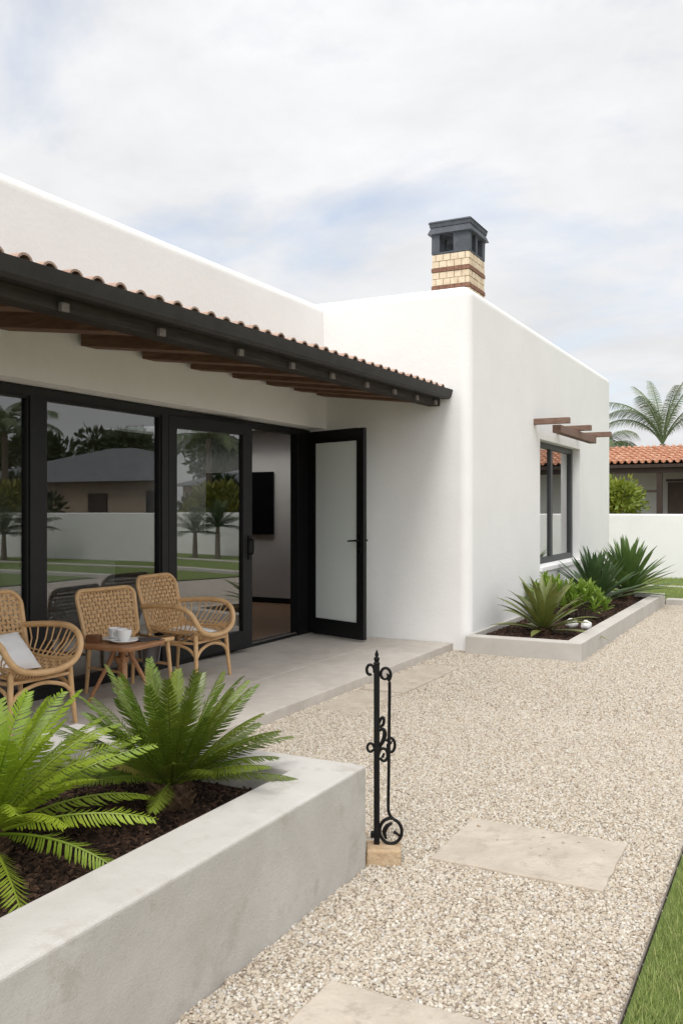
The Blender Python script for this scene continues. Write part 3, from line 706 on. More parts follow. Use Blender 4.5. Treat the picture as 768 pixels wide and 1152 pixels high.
def armchair(root):
    rng = random.Random(3)
    back_panel(root, .56, .50, .45, -.175, .40, .125, .10, 17, 14)
    half = [(-.245, .265, .615), (-.12, .295, .628), (.05, .318, .635), (.17, .322, .625), (.262, .312, .575), (.300, .285, .495), (.315, .22, .425), (.325, .11, .392), (.328, 0, .385)]
    loop = bez(half + [(x, -y, z) for x, y, z in half[-2::-1]], 96)
    L = len(loop); mid = L // 2
    rl = MB(); rl.tube(loop, .0215, 10); rl.build('arm_rail', RATTAN, root, smooth=True)
    # seat: woven dish
    def sf(u, v): # u across, v back to front 0..1
        w = .235 + .03 * v; e = .055 * (1 - (2 * v - 1) ** 2) * (1 - u * u * .6)
        return V((-.20 + .52 * v - .04 * u * u * v, u * w, .40 - e - .012 * v + .045 * abs(u) ** 3))
    us = [-1 + 2 * (i + .5) / 17 for i in range(17)]; vs = [(j + .5) / 15 for j in range(15)]
    p = MB(); weave(p, sf, lambda u, v: V((0, 0, 1)), us, vs, lambda u: (0, 1), lambda v: (-1, 1), .024, .004); p.build('seat', WEAVE, root)
    sr = MB(); sr.tube([sf(u, 0) for u in [-1 + i / 8 for i in range(17)]] + [sf(1, v / 8) for v in range(1, 9)] + [sf(1 - i / 8, 1) for i in range(1, 17)] + [sf(-1, 1 - v / 8) for v in range(1, 8)], .013, 8, closed=True)
    # woven apron hanging below the seat rim
    for k in range(26):
        u = -1 + 2 * k / 25; a = sf(u, 1); sr.tube([a, a + V((-.02, 0, -.035)), a + V((-.075, -.01 * u, -.055))], .005, 5)
    sr.tube([sf(-1 + i / 8, 1) + V((-.075, 0, -.055)) for i in range(17)], .008, 6)
    sr.build('seat_rim', RATTAN, root, smooth=True)
    for s in (-1, 1):
        sl = MB()
        for k in range(13):
            t = .03 + .86 * k / 12
            top = loop[int(t * mid * .78)]; top = V((top.x, s * abs(top.y), top.z))
            v = min(1, max(0, .02 + .98 * (k / 12))); bot = sf(s, v)
            md = (top + bot) / 2 + V((rng.uniform(-.012, .012), s * .02, 0))
            sl.tube([top, md, bot], .0055, 6)
        for q in (.35,):
            ln = []
            for k in range(13):
                t = .03 + .86 * k / 12; top = loop[int(t * mid * .78)]; top = V((top.x, s * abs(top.y), top.z)); bot = sf(s, .02 + .98 * (k / 12)); ln.append(bot.lerp(top, .14) + V((0, s * .012, 0)))
            sl.tube(ln, .006, 6)
        sl.build('arm_spindles', RATTAN, root, smooth=True)
    for s in (-1, 1):
        lg = MB(); lg.tube([(.255, s * .232, .415), (.268, s * .245, .2), (.285, s * .262, 0)], [.020, .018, .0145], 10); lg.build('leg', RATTAN, root, smooth=True)
        lg = MB(); lg.tube([(-.20, s * .215, .41), (-.215, s * .22, .2), (-.235, s * .235, 0)], [.019, .017, .0145], 10); lg.build('leg', RATTAN, root, smooth=True)
        st = MB(); st.tube(bez([(.266, s * .243, .215), (.19, s * .24, .285), (.03, s * .235, .315), (-.13, s * .225, .285), (-.21, s * .22, .215)], 20), .0125, 8); st.build('stretcher', RATTAN, root, smooth=True)
    st = MB(); st.tube(bez([(.268, -.243, .205), (.266, -.17, .27), (.262, 0, .305), (.266, .17, .27), (.268, .243, .205)], 24), .0135, 8); st.build('stretcher', RATTAN, root, smooth=True)
    st = MB(); st.tube(bez([(-.213, -.222, .205), (-.21, -.15, .27), (-.206, 0, .30), (-.21, .15, .27), (-.213, .222, .205)], 24), .0135, 8); st.build('stretcher', RATTAN, root, smooth=True)
    cr = MB(); cr.tube([(.262, -.24, .335), (.262, .24, .335)], .012, 8); cr.tube([(-.206, -.22, .335), (-.206, .22, .335)], .012, 8)
    for s in (-1, 1): cr.tube([(.26, s * .235, .33), (-.206, s * .22, .33)], .012, 8)
    cr.build('seat_frame', RATTAN, root, smooth=True)
c1 = thing('rattan_armchair', 'rattan armchair at the left edge holding a square white cushion', 'chair', (-4.61, 4.23, TZ), rad(-4), 'rattan chairs on the terrace')
armchair(c1)
c2 = copy_tree(c1); c2.location = (-4.65, 6.10, TZ); c2.rotation_euler = (0, 0, rad(4))
tag(c2, 'rattan armchair beside the sliding door, right of the small table', 'chair')
c3 = thing('rattan_side_chair', 'armless woven rattan chair standing behind the small wooden table', 'chair', (-4.74, 5.44, TZ), rad(-6), 'rattan chairs on the terrace')
back_panel(c3, .60, .54, .375, -.12, .41, .09, .07, 18, 12)
def sf3(u, v): return V((-.14 + .42 * v, u * .25, .40 - .02 * (1 - (2 * v - 1) ** 2)))
p = MB(); weave(p, sf3, lambda u, v: V((0, 0, 1)), [-1 + 2 * (i + .5) / 16 for i in range(16)], [(j + .5) / 13 for j in range(13)], lambda u: (0, 1), lambda v: (-1, 1), .024, .004); p.build('seat', WEAVE, c3)
p = MB(); p.tube([(-.14, -.25, .4), (.28, -.25, .4), (.28, .25, .4), (-.14, .25, .4)], .017, 8, closed=True); p.build('seat_rim', RATTAN, c3, smooth=True)
for s in (-1, 1):
    p = MB(); p.tube([(.25, s * .22, .40), (.28, s * .245, 0)], [.019, .014], 10); p.build('leg', RATTAN, c3, smooth=True)
    p = MB(); p.tube([(-.13, s * .22, .43), (-.155, s * .24, 0)], [.019, .014], 10); p.build('leg', RATTAN, c3, smooth=True)
    p = MB(); p.tube([(.262, s * .232, .2), (-.143, s * .232, .2)], .011, 8); p.build('stretcher', RATTAN, c3, smooth=True)

def pillow(name, label, size, thick, loc, rot, pinch=.0):
    mb = MB(); n = 18; w, h = size; vs = []; fs = []
    for sgn in (1, -1):
        for i in range(n + 1):
            for j in range(n + 1):
                u = -1 + 2 * i / n; v = -1 + 2 * j / n
                e = max(0, (1 - abs(u) ** 2.6) * (1 - abs(v) ** 2.6)) ** .55
                k = 1 - .07 * (1 - abs(u * v)) * (max(abs(u), abs(v)) ** 3)
                z = sgn * thick / 2 * e + .006 * noise.noise(V((u * 2.3, v * 2.1, sgn * 3))) * e
                vs.append((u * w / 2 * k, v * h / 2 * k, z))
    m = (n + 1) ** 2
    for s in range(2):
        for i in range(n):
            for j in range(n):
                q = (s * m + i * (n + 1) + j, s * m + (i + 1) * (n + 1) + j, s * m + (i + 1) * (n + 1) + j + 1, s * m + i * (n + 1) + j + 1)
                fs.append(q if s == 0 else q[::-1])
    mb.add(vs, fs); o = mb.build(name, LINEN, smooth=True); o.location = loc; o.rotation_euler = rot
    return tag(o, label, 'cushion')
pillow('cushion', 'square white cushion leaning in the left rattan armchair', (.33, .33), .10, (-4.66, 4.23, TZ + .475), (0, rad(42), rad(-4)))
pillow('cushion', 'thin white seat pad in the right rattan armchair', (.34, .36), .055, (-4.60, 6.10, TZ + .395), (0, rad(4), rad(4)))

# side table
tb = thing('side_table', 'small square teak table with splayed legs between the rattan chairs', 'table', (-4.47, 5.11, TZ), rad(3))
TH = .445
p = MB(); s = .245; rc = .07; pts = []
for cx, cy, a0 in ((s - rc, s - rc, 0), (-s + rc, s - rc, 90), (-s + rc, -s + rc, 180), (s - rc, -s + rc, 270)):
    for k in range(7): a = rad(a0 + 15 * k); pts.append((cx + rc * math.cos(a), cy + rc * math.sin(a)))
n = len(pts)
p.add([(x * .96, y * .96, TH - .034) for x, y in pts] + [(x, y, TH - .014) for x, y in pts] + [(x, y, TH) for x, y in pts],
      [tuple(range(n))[::-1], tuple(range(2 * n, 3 * n))] + [(b * n + i, b * n + (i + 1) % n, (b + 1) * n + (i + 1) % n, (b + 1) * n + i) for b in (0, 1) for i in range(n)])
p.build('tabletop', TEAK, tb, bevel=.004)
for a in (45, 135, 225, 315):
    ca, sa = math.cos(rad(a)), math.sin(rad(a))
    p = MB(); p.tube([(ca * .045, sa * .045, TH - .035), (ca * .075, sa * .075, TH - .12), (ca * .245, sa * .245, 0)], [.019, .018, .013], 10); p.build('leg', TEAK, tb, smooth=True)
p = MB(); p.lathe([(0, TH - .15), (.05, TH - .15), (.055, TH - .11), (0, TH - .11)], seg=16); p.build('hub', TEAK, tb)
ttop = TZ + TH
def on_table(dx, dy): return (-4.47 + dx, 5.11 + dy, ttop)
def cup(loc, label, rz):
    r = thing('coffee_cup', label, 'cup', loc, rz, 'coffee cups on the table'); r.scale = (1.25,) * 3
    p = MB(); p.lathe([(0, .0), (.045, .0), (.075, .012), (.083, .018), (.080, .021), (.05, .010), (0, .009)], seg=24); p.build('saucer', PORCELAIN, r, smooth=True)
    p = MB(); p.lathe([(0, .010), (.024, .010), (.034, .025), (.042, .05), (.045, .078), (.042, .078), (.038, .05), (.03, .03), (0, .022)], seg=24); b = p.build('cup_body', PORCELAIN, r, smooth=True)
    p = MB(); p.tube(bez([(.042, 0, .066), (.062, 0, .068), (.072, 0, .05), (.062, 0, .032), (.036, 0, .03)], 16), .0045, 6); p.build('handle', PORCELAIN, b, smooth=True)
    p = MB(); p.lathe([(0, .066), (.0415, .066)], seg=24); p.build('coffee', BOXBROWN, r)
cup(on_table(.06, -.045), 'white coffee cup nearest the front corner of the table', rad(200))
cup(on_table(-.06, .00), 'white coffee cup behind the other cup on the table', rad(60))
bx = MB(); bx.box((-.05, -.035, 0), (.05, .035, .055)); o = bx.build('wooden_box', BOXBROWN, bevel=.004); o.location = on_table(-.15, -.13); o.rotation_euler.z = rad(12); tag(o, 'small dark brown box at the left corner of the table', 'box')
bx = MB(); bx.box((-.06, -.085, 0), (.06, .085, .012)); o = bx.build('tray', DARKBOARD, bevel=.003); o.location = on_table(.11, .14); o.rotation_euler.z = rad(-20); tag(o, 'flat dark tray at the right side of the table', 'tray')
nb = MB(); nb.box((-.045, -.03, 0), (.045, .03, .010)); o = nb.build('napkin', LINEN, bevel=.003); o.location = (on_table(.0, .14)[0], on_table(0, .14)[1], ttop); o.rotation_euler.z = rad(-35); tag(o, 'folded white napkin beside the dark tray', 'napkin')
# grey throw hanging over the far edge of the table
mb = MB(); W, Hh = 12, 12; vs = []; fs = []
for i in range(W + 1):
    for j in range(Hh + 1):
        u = i / W; v = j / Hh
        wv = .016 * math.sin(u * 9 + v * 2) * (v ** .8)
        if v < .3: q = (.06 + .2 * u - .1, .238 - (.3 - v) * .28, TH + .004)
        else: q = (.06 + (.2 - .03 * v) * u - .1, .243 + wv + .012, TH + .004 - (v - .3) * .34 * (1 - .25 * u))
        vs.append(q)
for i in range(W):
    for j in range(Hh): fs.append((i * (Hh + 1) + j, (i + 1) * (Hh + 1) + j, (i + 1) * (Hh + 1) + j + 1, i * (Hh + 1) + j + 1))
mb.add(vs, fs); o = mb.build('cloth', GREYCLOTH, smooth=True); o.location = (-4.45, 5.115, TZ); o.rotation_euler.z = rad(3); md = o.modifiers.new('thick', 'SOLIDIFY'); md.thickness = .004; md.offset = 1
tag(o, 'dark grey cloth hanging from the right side of the table', 'cloth')

# ------------------------------------------------------------------ wrought iron post on its block
PX = V((-1.628, 3.468, 0))
bk = thing('stone_block', 'rough tan stone block carrying the wrought iron post', 'stone', PX + V((.03, 0, 0)), rad(24))
mb = MB(); mb.box((-.072, -.06, -.02), (.078, .06, .068)); b = mb.build('block', SANDBLOCK, bk, bevel=.010, bseg=3)
for v in b.data.vertices: v.co += V([noise.noise(v.co * 14 + V((k * 7, 0, 0))) * .006 for k in range(3)])
ip = thing('iron_post', 'black wrought iron post with scrolls standing beside the planter end', 'post', PX + V((0, 0, .069)), rad(22))
K = .000928
def q(x, y, dy=0): return V(((x - 119) * K, dy, (948 - y) * K + .005))
mb = MB(); mb.box((-.0122, -.0122, 0), (.0122, .0122, (948 - 120) * K)); mb.build('upright', IRON, ip, bevel=.002)
mb = MB(); z = (948 - 122) * K
mb.lathe([(0, z), (.013, z), (.015, z + .006), (.009, z + .012), (.012, z + .020), (.013, z + .028), (.006, z + .034), (.009, z + .042), (.006, z + .052), (0, z + .066)], seg=12); mb.build('finial', IRON, ip, smooth=True)
def spiral(c, r0, r1, a0, a1, n=28, sx=1, sz=1):
    return [V((c.x + sx * (r0 + (r1 - r0) * k / n) * math.cos(rad(a0 + (a1 - a0) * k / n)), 0, c.z + sz * (r0 + (r1 - r0) * k / n) * math.sin(rad(a0 + (a1 - a0) * k / n)))) for k in range(n + 1)]
R = .0064
mb = MB()
mb.tube(spiral(q(88, 155), .019, .011, -20, 300, sz=1.5), R, 8)
pt = spiral(q(158, 172), .024, .013, -60, -60 + 420, sx=1.05, sz=1.35); mb.tube(pt, [R] * 20 + [R * .8] * (len(pt) - 20), 8); mb.tube([pt[-1], pt[-1] + V((-.006, 0, -.004))], [.008, .006], 8)
mb.build('scroll', IRON, ip, smooth=True)
mb = MB(); mb.tube(bez([q(176, 208), q(178, 230), q(176, 420), q(174, 640), q(172, 780), q(176, 812), q(192, 838)], 40), R * 1.05, 8); mb.build('side_rod', IRON, ip, smooth=True)
mb = MB()
sp = spiral(q(184, 893), .049, .046, 75, 75 + 360, 40, 1., 1.12); mb.tube(sp, [R * 1.15] * len(sp), 8)
mb.tube(bez([q(190, 856), q(166, 872), q(154, 900), q(162, 930)], 18), [R * (.7 + .9 * math.sin(math.pi * k / 18)) for k in range(19)], 8)
mb.tube(bez([q(224, 915), q(210, 903), q(196, 897)], 8), [R * .6 + R * .7 * k / 8 for k in range(9)], 8)
mb.build('scroll', IRON, ip, smooth=True)
mb = MB()
mb.tube(spiral(q(90, 512), .015, .012, 0, 330, sz=1.35), R * .9, 8)
pt = bez([q(128, 400), q(142, 372), q(152, 378), q(148, 405), q(130, 415)], 20); mb.tube(pt, R, 8)
pt = bez([q(130, 432), q(148, 425), q(156, 445), q(150, 475), q(136, 500), q(130, 520)], 25); mb.tube(pt, [R * (.8 + .7 * math.sin(math.pi * k / (len(pt) - 1))) for k in range(len(pt))], 8)
mb.tube(spiral(q(150, 545), .021, .015, 180, -150, sz=1.5), R, 8); mb.tube([q(146, 555), q(152, 535)], [.007, .004], 8)
mb.tube(spiral(q(184, 500), .020, .013, 150, -200, sz=1.75), R, 8); mb.tube([q(180, 492), q(190, 478)], [.006, .003], 8)
mb.build('scroll', IRON, ip, smooth=True)
mb = MB(); mb.box((-.026, -.0135, .028), (-.008, .0135, .05)); mb.build('foot_lug', IRON, ip, bevel=.002)
mb = MB(); mb.box((-.016, -.016, .40), (.016, .016, .414)); mb.build('collar', IRON, ip, bevel=.002)

# ------------------------------------------------------------------ plants
def frond_mesh(az, el, L, droop, npairs, ll, lw, fold, rng, base=(0, 0, 0), roll=0, r0=.007, start=.1, fwd=.9, hang=0, tipk=.35, side=0, lcurve=.12):
    mb = MB(); p = V(base); n = npairs; ds = L / n; pts = []; frames = []
    for i in range(n + 1):
        t = i / n; e = el - droop * t ** 1.4; a = az + side * t ** 1.3
        T = V((math.cos(a) * math.cos(e), math.sin(a) * math.cos(e), math.sin(e)))
        Sd = V((-math.sin(a), math.cos(a), 0)); Nn = T.cross(Sd) * -1
        Sd2 = Sd * math.cos(roll) + Nn * math.sin(roll); Nn = Nn * math.cos(roll) - Sd * math.sin(roll)
        pts.append(p.copy()); frames.append((T, Sd2, Nn)); p = p + T * ds
    mb.tube(pts, [r0 * (1 - .85 * i / n) for i in range(n + 1)], 5)
    for i in range(n + 1):
        t = i / n
        if t < start: continue
        k = (t - start) / (1 - start)
        prof = min(1, .35 + 2.6 * k) * (1 if k < .55 else 1 - (1 - tipk) * ((k - .55) / .45) ** 1.6)
        T, Sd, Nn = frames[i]
        for s in (-1, 1):
            l = ll * prof * rng.uniform(.9, 1.08); f = fwd * (.75 + .75 * k) * rng.uniform(.9, 1.1)
            d = (Sd * s + T * f + Nn * fold * rng.uniform(.7, 1.3)).normalized()
            wv = (T - d * T.dot(d)).normalized()
            b = pts[i] + T * rng.uniform(-.3, .3) * ds
            hg = V((0, 0, -1)) * hang; cv = Nn * -lcurve
            q1 = b + d * l * .3; q2 = b + d * l * .68 + (hg + cv) * l * .25; q3 = b + d * l + (hg + cv) * l * .8
            mb.add([b - wv * lw * .3, b + wv * lw * .3, q1 - wv * lw * .5, q1 + wv * lw * .5, q2 - wv * lw * .42, q2 + wv * lw * .42, q3], [(0, 1, 3, 2), (2, 3, 5, 4), (4, 5, 6)])
    return mb
def caudex(root, r, h, mat_, rng):
    mb = MB(); mb.lathe([(0, -.02), (r, -.02), (r * 1.1, h * .4), (r * .8, h * .85), (r * .3, h), (0, h)], seg=14)
    for k in range(46):
        a = k * 2.4; z = h * (.05 + .8 * k / 46); rr = r * (1.08 - .35 * (k / 46))
        c = V((math.cos(a) * rr, math.sin(a) * rr, z)); o = V((math.cos(a), math.sin(a), .8)).normalized()
        mb.tube([c - o * .01, c + o * .035], [.014, .005], 5)
    mb.build('trunk', mat_, root)

# near left cycad: bright, soft, arching to the right
rng = random.Random(11)
A = thing('cycad', 'bright green cycad with soft arching fronds at the near end of the planter', 'cycad', (-2.44, 2.09, PL['m']))
caudex(A, .075, .11, STEMB, rng)
fr = []
for k in range(54):
    ring = k / 53; az = k * 2.39996; el = rad(14 + 66 * ring + rng.uniform(-6, 6)); L = .60 - .13 * ring + rng.uniform(-.05, .05)
    fr.append((az, el, L, rad(46 - 16 * ring + rng.uniform(-8, 8))))
for k, (az, el, L, dr) in enumerate(fr):
    m = frond_mesh(az, el, L, dr, 46, .078, .0078, .50, rng, base=(.04 * math.cos(az), .04 * math.sin(az), .09), roll=rng.uniform(-.3, .3), r0=.0075, start=.16, fwd=.62, side=rng.uniform(-.3, .3), lcurve=.25)
    m.build('frond', LEAF_BRIGHT, A)
# second cycad: darker and stiffer
rng = random.Random(21)
B = thing('cycad', 'dark green sago cycad with stiff upright fronds at the far end of the planter', 'cycad', (-2.235, 2.84, PL['m']))
caudex(B, .075, .10, STEMB, rng)
for k in range(58):
    ring = k / 57; az = k * 2.39996 + .5; el = rad(16 + 66 * ring + rng.uniform(-5, 5)); L = .455 + .01 * ring + rng.uniform(-.05, .05)
    m = frond_mesh(az, el, L, rad(26 - 6 * ring + rng.uniform(-8, 8)), 52, .070, .0062, .50, rng, base=(.04 * math.cos(az), .04 * math.sin(az), .09), roll=rng.uniform(-.25, .25), r0=.0065, start=.14, fwd=.85, side=rng.uniform(-.15, .15), lcurve=.1)
    m.build('frond', LEAF_OLIVE if k in (9, 14, 20, 27) else LEAF_CYCAD, B)

def strap(mb, base, az, el, L, w, droop, rng, chan=.35, seg=9, tipw=.0, wmax=.4):
    p = V(base); ds = L / seg; vs = []; fs = []; tw = rng.uniform(-.25, .25)
    for i in range(seg + 1):
        t = i / seg; e = el - droop * t ** 1.5
        T = V((math.cos(az) * math.cos(e), math.sin(az) * math.cos(e), math.sin(e))); Sd = V((-math.sin(az), math.cos(az), 0)); Nn = Sd.cross(T) * -1
        Sd = (Sd * math.cos(tw * t) + Nn * math.sin(tw * t)).normalized()
        ww = w * (.55 + .45 * min(1, t / wmax)) if t < wmax else w * max(.03, (1 - ((t - wmax) / (1 - wmax)) ** 1.8))
        vs += [p - Sd * ww / 2 - Nn * -ww * chan / 2, p, p + Sd * ww / 2 - Nn * -ww * chan / 2]
        if i:
            b = 3 * i; fs += [(b - 3, b - 2, b + 1, b), (b - 2, b - 1, b + 2, b + 1)]
        p = p + T * ds
    mb.add(vs, fs)
def rosette(name, label, loc, n, L, w, e0, e1, droop, m, seed, hstem=.06, rstem=.05, spread=.03, cat='plant'):
    rng = random.Random(seed); r = thing(name, label, cat, loc)
    mb = MB()
    for k in range(n):
        t = k / (n - 1); az = k * 2.39996 + rng.uniform(-.2, .2); el = rad(e0 + (e1 - e0) * t ** .8 + rng.uniform(-6, 6))
        strap(mb, (spread * math.cos(az), spread * math.sin(az), hstem * (.4 + .6 * t)), az, el, L * (1 - .12 * t) * rng.uniform(.85, 1.08), w * rng.uniform(.85, 1.1), droop * rng.uniform(.5, 1.4), rng, wmax=.58)
    mb.build('leaves', m, r, smooth=True)
    s = MB(); s.lathe([(0, -.03), (rstem, -.03), (rstem * 1.1, hstem * .5), (rstem * .6, hstem), (0, hstem)], seg=12)
    for k in range(24):
        a = k * 2.4; s.tube([(math.cos(a) * rstem, math.sin(a) * rstem, hstem * k / 26), (math.cos(a) * rstem * 1.7, math.sin(a) * rstem * 1.7, hstem * k / 26 + .02)], [.012, .003], 5)
    s.build('stem', STEMB, r)
    return r
ZM = WP['m']
rosette('agave', 'olive green agave with long arching leaves at the near end of the low planter', (-2.56, 9.75, ZM), 42, .66, .082, 2, 84, rad(26), LEAF_AGAVE, 5, .09, .06)
rosette('yucca', 'dark green yucca with upright sword leaves in the middle of the low planter', (-2.60, 12.7, ZM), 60, .78, .082, 14, 86, rad(10), LEAF_YUCCA, 6, .16, .06)
rosette('yucca', 'large green yucca with spreading sword leaves at the far end of the low planter', (-2.42, 14.2, ZM), 84, .84, .088, 4, 86, rad(10), LEAF_BIGYUCCA, 7, .22, .08)

def leafy(mb, centre, rx, ry, rz, n, size, rng, clumps=9, up=.3, asp=.42, shell=.55):
    cl = []
    for _ in range(clumps):
        d = V((rng.gauss(0, 1), rng.gauss(0, 1), rng.gauss(0, 1) + .2)).normalized() * rng.uniform(.3, .8)
        cl.append((V((d.x * rx, d.y * ry, d.z * rz)), rng.uniform(.28, .52)))
    for _ in range(n):
        c, cr = rng.choice(cl)
        d = V((rng.gauss(0, 1), rng.gauss(0, 1), rng.gauss(0, 1))).normalized(); rr = cr * rng.uniform(shell, 1.05)
        p = V(centre) + c + V((d.x * rx, d.y * ry, d.z * rz)) * rr
        t = (d + V((rng.uniform(-.7, .7), rng.uniform(-.7, .7), rng.uniform(-.3, .7) + up))).normalized()
        s = t.cross(V((rng.gauss(0, 1), rng.gauss(0, 1), rng.gauss(0, 1)))).normalized(); nn = s.cross(t)
        l = size * rng.uniform(.6, 1.25); w = l * asp
        mb.add([p, p + t * l * .45 + s * w / 2 + nn * w * .12, p + t * l, p + t * l * .45 - s * w / 2 + nn * w * .12, p + t * l * .5], [(0, 1, 4), (1, 2, 4), (2, 3, 4), (3, 0, 4)])
def bush(name, label, loc, r3, n, size, m, seed, cat='shrub', stem=.3, group=None, asp=.42, clumps=12):
    rng = random.Random(seed); r = thing(name, label, cat, loc, group=group); mb = MB()
    leafy(mb, (0, 0, stem + r3[2] * .8), *r3, n, size, rng, clumps=clumps, asp=asp); mb.build('foliage', m, r)
    s = MB()
    for k in range(7):
        a = k * .9; q = V((math.cos(a) * r3[0] * .5, math.sin(a) * r3[1] * .5, stem + r3[2] * rng.uniform(.7, 1.4)))
        s.tube([(0, 0, -.02), q * .4 + V((0, 0, .1 * stem)), q], [.02 + stem * .05, .015 + stem * .03, .006], 6)
    s.build('stems', BARK, r)
    return r
def whorl(name, label, loc, nst, h, size, seed):
    """shrub of many upright stems, each ending in a whorl of leaves"""
    rng = random.Random(seed); r = thing(name, label, 'shrub', loc); lv = MB(); st = MB()
    for k in range(nst):
        a = k * 2.4; rr = .26 * math.sqrt((k + .5) / nst); top = V((math.cos(a) * rr * 1.1, math.sin(a) * rr * 1.1, h * (1 - .9 * (rr / .32) ** 2) * rng.uniform(.8, 1.1) + .05))
        st.tube([(math.cos(a) * rr * .3, math.sin(a) * rr * .3, -.02), top], [.010, .006], 5)
        for j in range(18):
            strap(lv, top - V((0, 0, .004 * (18 - j))), j * 2.4 + k, rad(10 + 4.2 * j + rng.uniform(-8, 8)), size * rng.uniform(.8, 1.15), size * .26, rad(25), rng, seg=4, wmax=.6)
    lv.build('leaves', LEAF_SHRUB, r); st.build('stems', BARK, r)
whorl('shrub', 'lime green leafy shrub in front of the dark yucca', (-2.47, 11.25, ZM), 22, .34, .15, 8)
whorl('shrub', 'smaller lime green shrub against the wall behind the agave', (-2.86, 11.2, ZM), 16, .42, .14, 9)

def rock(label, loc, s, seed):
    bm = bmesh.new(); bmesh.ops.create_icosphere(bm, subdivisions=3, radius=1)
    for v in bm.verts: v.co = V((v.co.x * s[0], v.co.y * s[1], v.co.z * s[2])) * (1 + .22 * noise.noise(v.co * 1.3 + V((seed, 0, 0))))
    me = bpy.data.meshes.new('rock'); bm.to_mesh(me); bm.free(); me.materials.append(ROCK)
    me.polygons.foreach_set('use_smooth', [True] * len(me.polygons))
    o = bpy.data.objects.new('rock', me); COL.objects.link(o); o.location = loc; tag(o, label, 'rock', 'white rocks in the low planter')
rock('rounded white rock beside the lime shrub, nearest the planter rim', (-2.24, 10.42, ZM + .035), (.062, .072, .06), 1)
rock('pale rock half hidden between the agave and the lime shrub', (-2.42, 10.5, ZM + .04), (.07, .07, .065), 2)

# ------------------------------------------------------------------ garden wall and what stands beyond
gw = MB(); gw.box((-14, 20, -.1), (26, 20.22, 1.40)); o = gw.build('garden_wall', STUCCO, bevel=.03, bseg=4); tag(o, 'long low white rendered garden wall behind the lawn', 'wall')

nh = thing('neighbour_house', 'low house beyond the garden wall with orange tiled roof and dark doors', 'house', (-4, 30, 0))
p = MB(); p.box((-16, 32.6, 0), (2.6, 36, 3.1)); p.build('wall', NHOUSEW, nh, world=True)
p = MB(); rng = random.Random(3)
tile_roof(p, lambda k: V((-13.6 + k * .215, 30.1, 2.97)), 76, .215, 7, (0, 3.3), .72, rng, r=.088, th=.02)
ro = p.build('roof', TILE_N, nh, world=True, smooth=True)
p = MB(); p.hexa([(-13.8, 30.12, 2.86), (2.9, 30.12, 2.86), (2.9, 33.5, 3.58), (-13.8, 33.5, 3.58)], [(-13.8, 30.12, 2.95), (2.9, 30.12, 2.95), (2.9, 33.5, 3.67), (-13.8, 33.5, 3.67)]); p.build('roof_deck', DARKWOOD, ro, world=True)
p = MB(); p.box((-13.7, 30.25, 2.68), (2.8, 30.42, 2.855)); p.build('eave_beam', DARKWOOD, nh, world=True)
for x in (-11.3, -7.75, -4.18, -.6):
    p = MB(); p.box((x - .085, 30.26, 0), (x + .085, 30.42, 2.675)); p.build('post', DARKWOOD, nh, world=True)
p = MB(); p.box((-4.05, 31.2, .0), (-3.47, 31.28, 2.40)); p.box((-3.45, 31.19, 0), (-2.3, 31.27, 2.36)); p.build('door', DARKWOOD, nh, world=True, bevel=.01)
p = MB(); p.box((-4.09, 31.14, 2.42), (-2.2, 31.34, 2.50)); p.box((-5.2, 30.3, 2.05), (-4.27, 30.38, 2.13)); p.build('rail', DARKWOOD, nh, world=True)

bush('bush', 'leafy yellow green bush behind the garden wall beside the tiled house', (-4.42, 24.0, 0), (1.0, .9, .95), 4200, .15, LEAF_BUSH, 13, 'bush', stem=.78, asp=.42, clumps=22)

def palm(name, label, loc, h, fronds, rt, ll, lw, m, seed, lean=(0, 0), npairs=40, hang=.7, group=None):
    rng = random.Random(seed); r = thing(name, label, 'palm tree', loc, group=group)
    mb = MB(); n = 14; pts = [V((lean[0] * (i / n) ** 2, lean[1] * (i / n) ** 2, h * i / n)) for i in range(n + 1)]
    mb.tube(pts, [rt * (1.25 - .45 * i / n + .05 * (i % 2)) for i in range(n + 1)], 12); mb.build('trunk', TRUNK, r, smooth=True)
    top = pts[-1]
    for az, el, L, dr in fronds:
        f = frond_mesh(az, el, L, dr, npairs, ll * rng.uniform(.9, 1.1), lw, .15, rng, base=tuple(top), roll=rng.uniform(-.5, .5), r0=.035 * L / 2.5, start=.16, fwd=.6, hang=hang, side=rng.uniform(-.25, .25), tipk=.5)
        f.build('frond', m, r)
    return r
# image-right is roughly +X there
D = rad
palm('palm', 'feathery queen palm rising above the orange tiled roof', (-4.85, 36.0, 0), 4.0,
     [(D(12), D(78), 2.9, D(40)), (D(172), D(66), 3.4, D(84)), (D(40), D(82), 3.0, D(36)), (D(-10), D(66), 2.9, D(70)), (D(186), D(58), 3.0, D(120)), (D(-60), D(74), 2.6, D(50)), (D(150), D(80), 2.7, D(45)), (D(30), D(62), 2.6, D(75)), (D(196), D(72), 2.6, D(100)), (D(120), D(78), 3.0, D(40)), (D(-120), D(72), 2.4, D(60))],
     .13, .48, .028, LEAF_PALM, 31, npairs=60, hang=.7)
palm('palm', 'palm half hidden by the white wing with drooping yellowish fronds', (-6.9, 34.5, 0), 3.4,
     [(D(k * 40 + 10), D(40 + 14 * (k % 3)), 2.1, D(100)) for k in range(11)], .14, .5, .03, LEAF_PALM, 32, npairs=44, hang=.9)

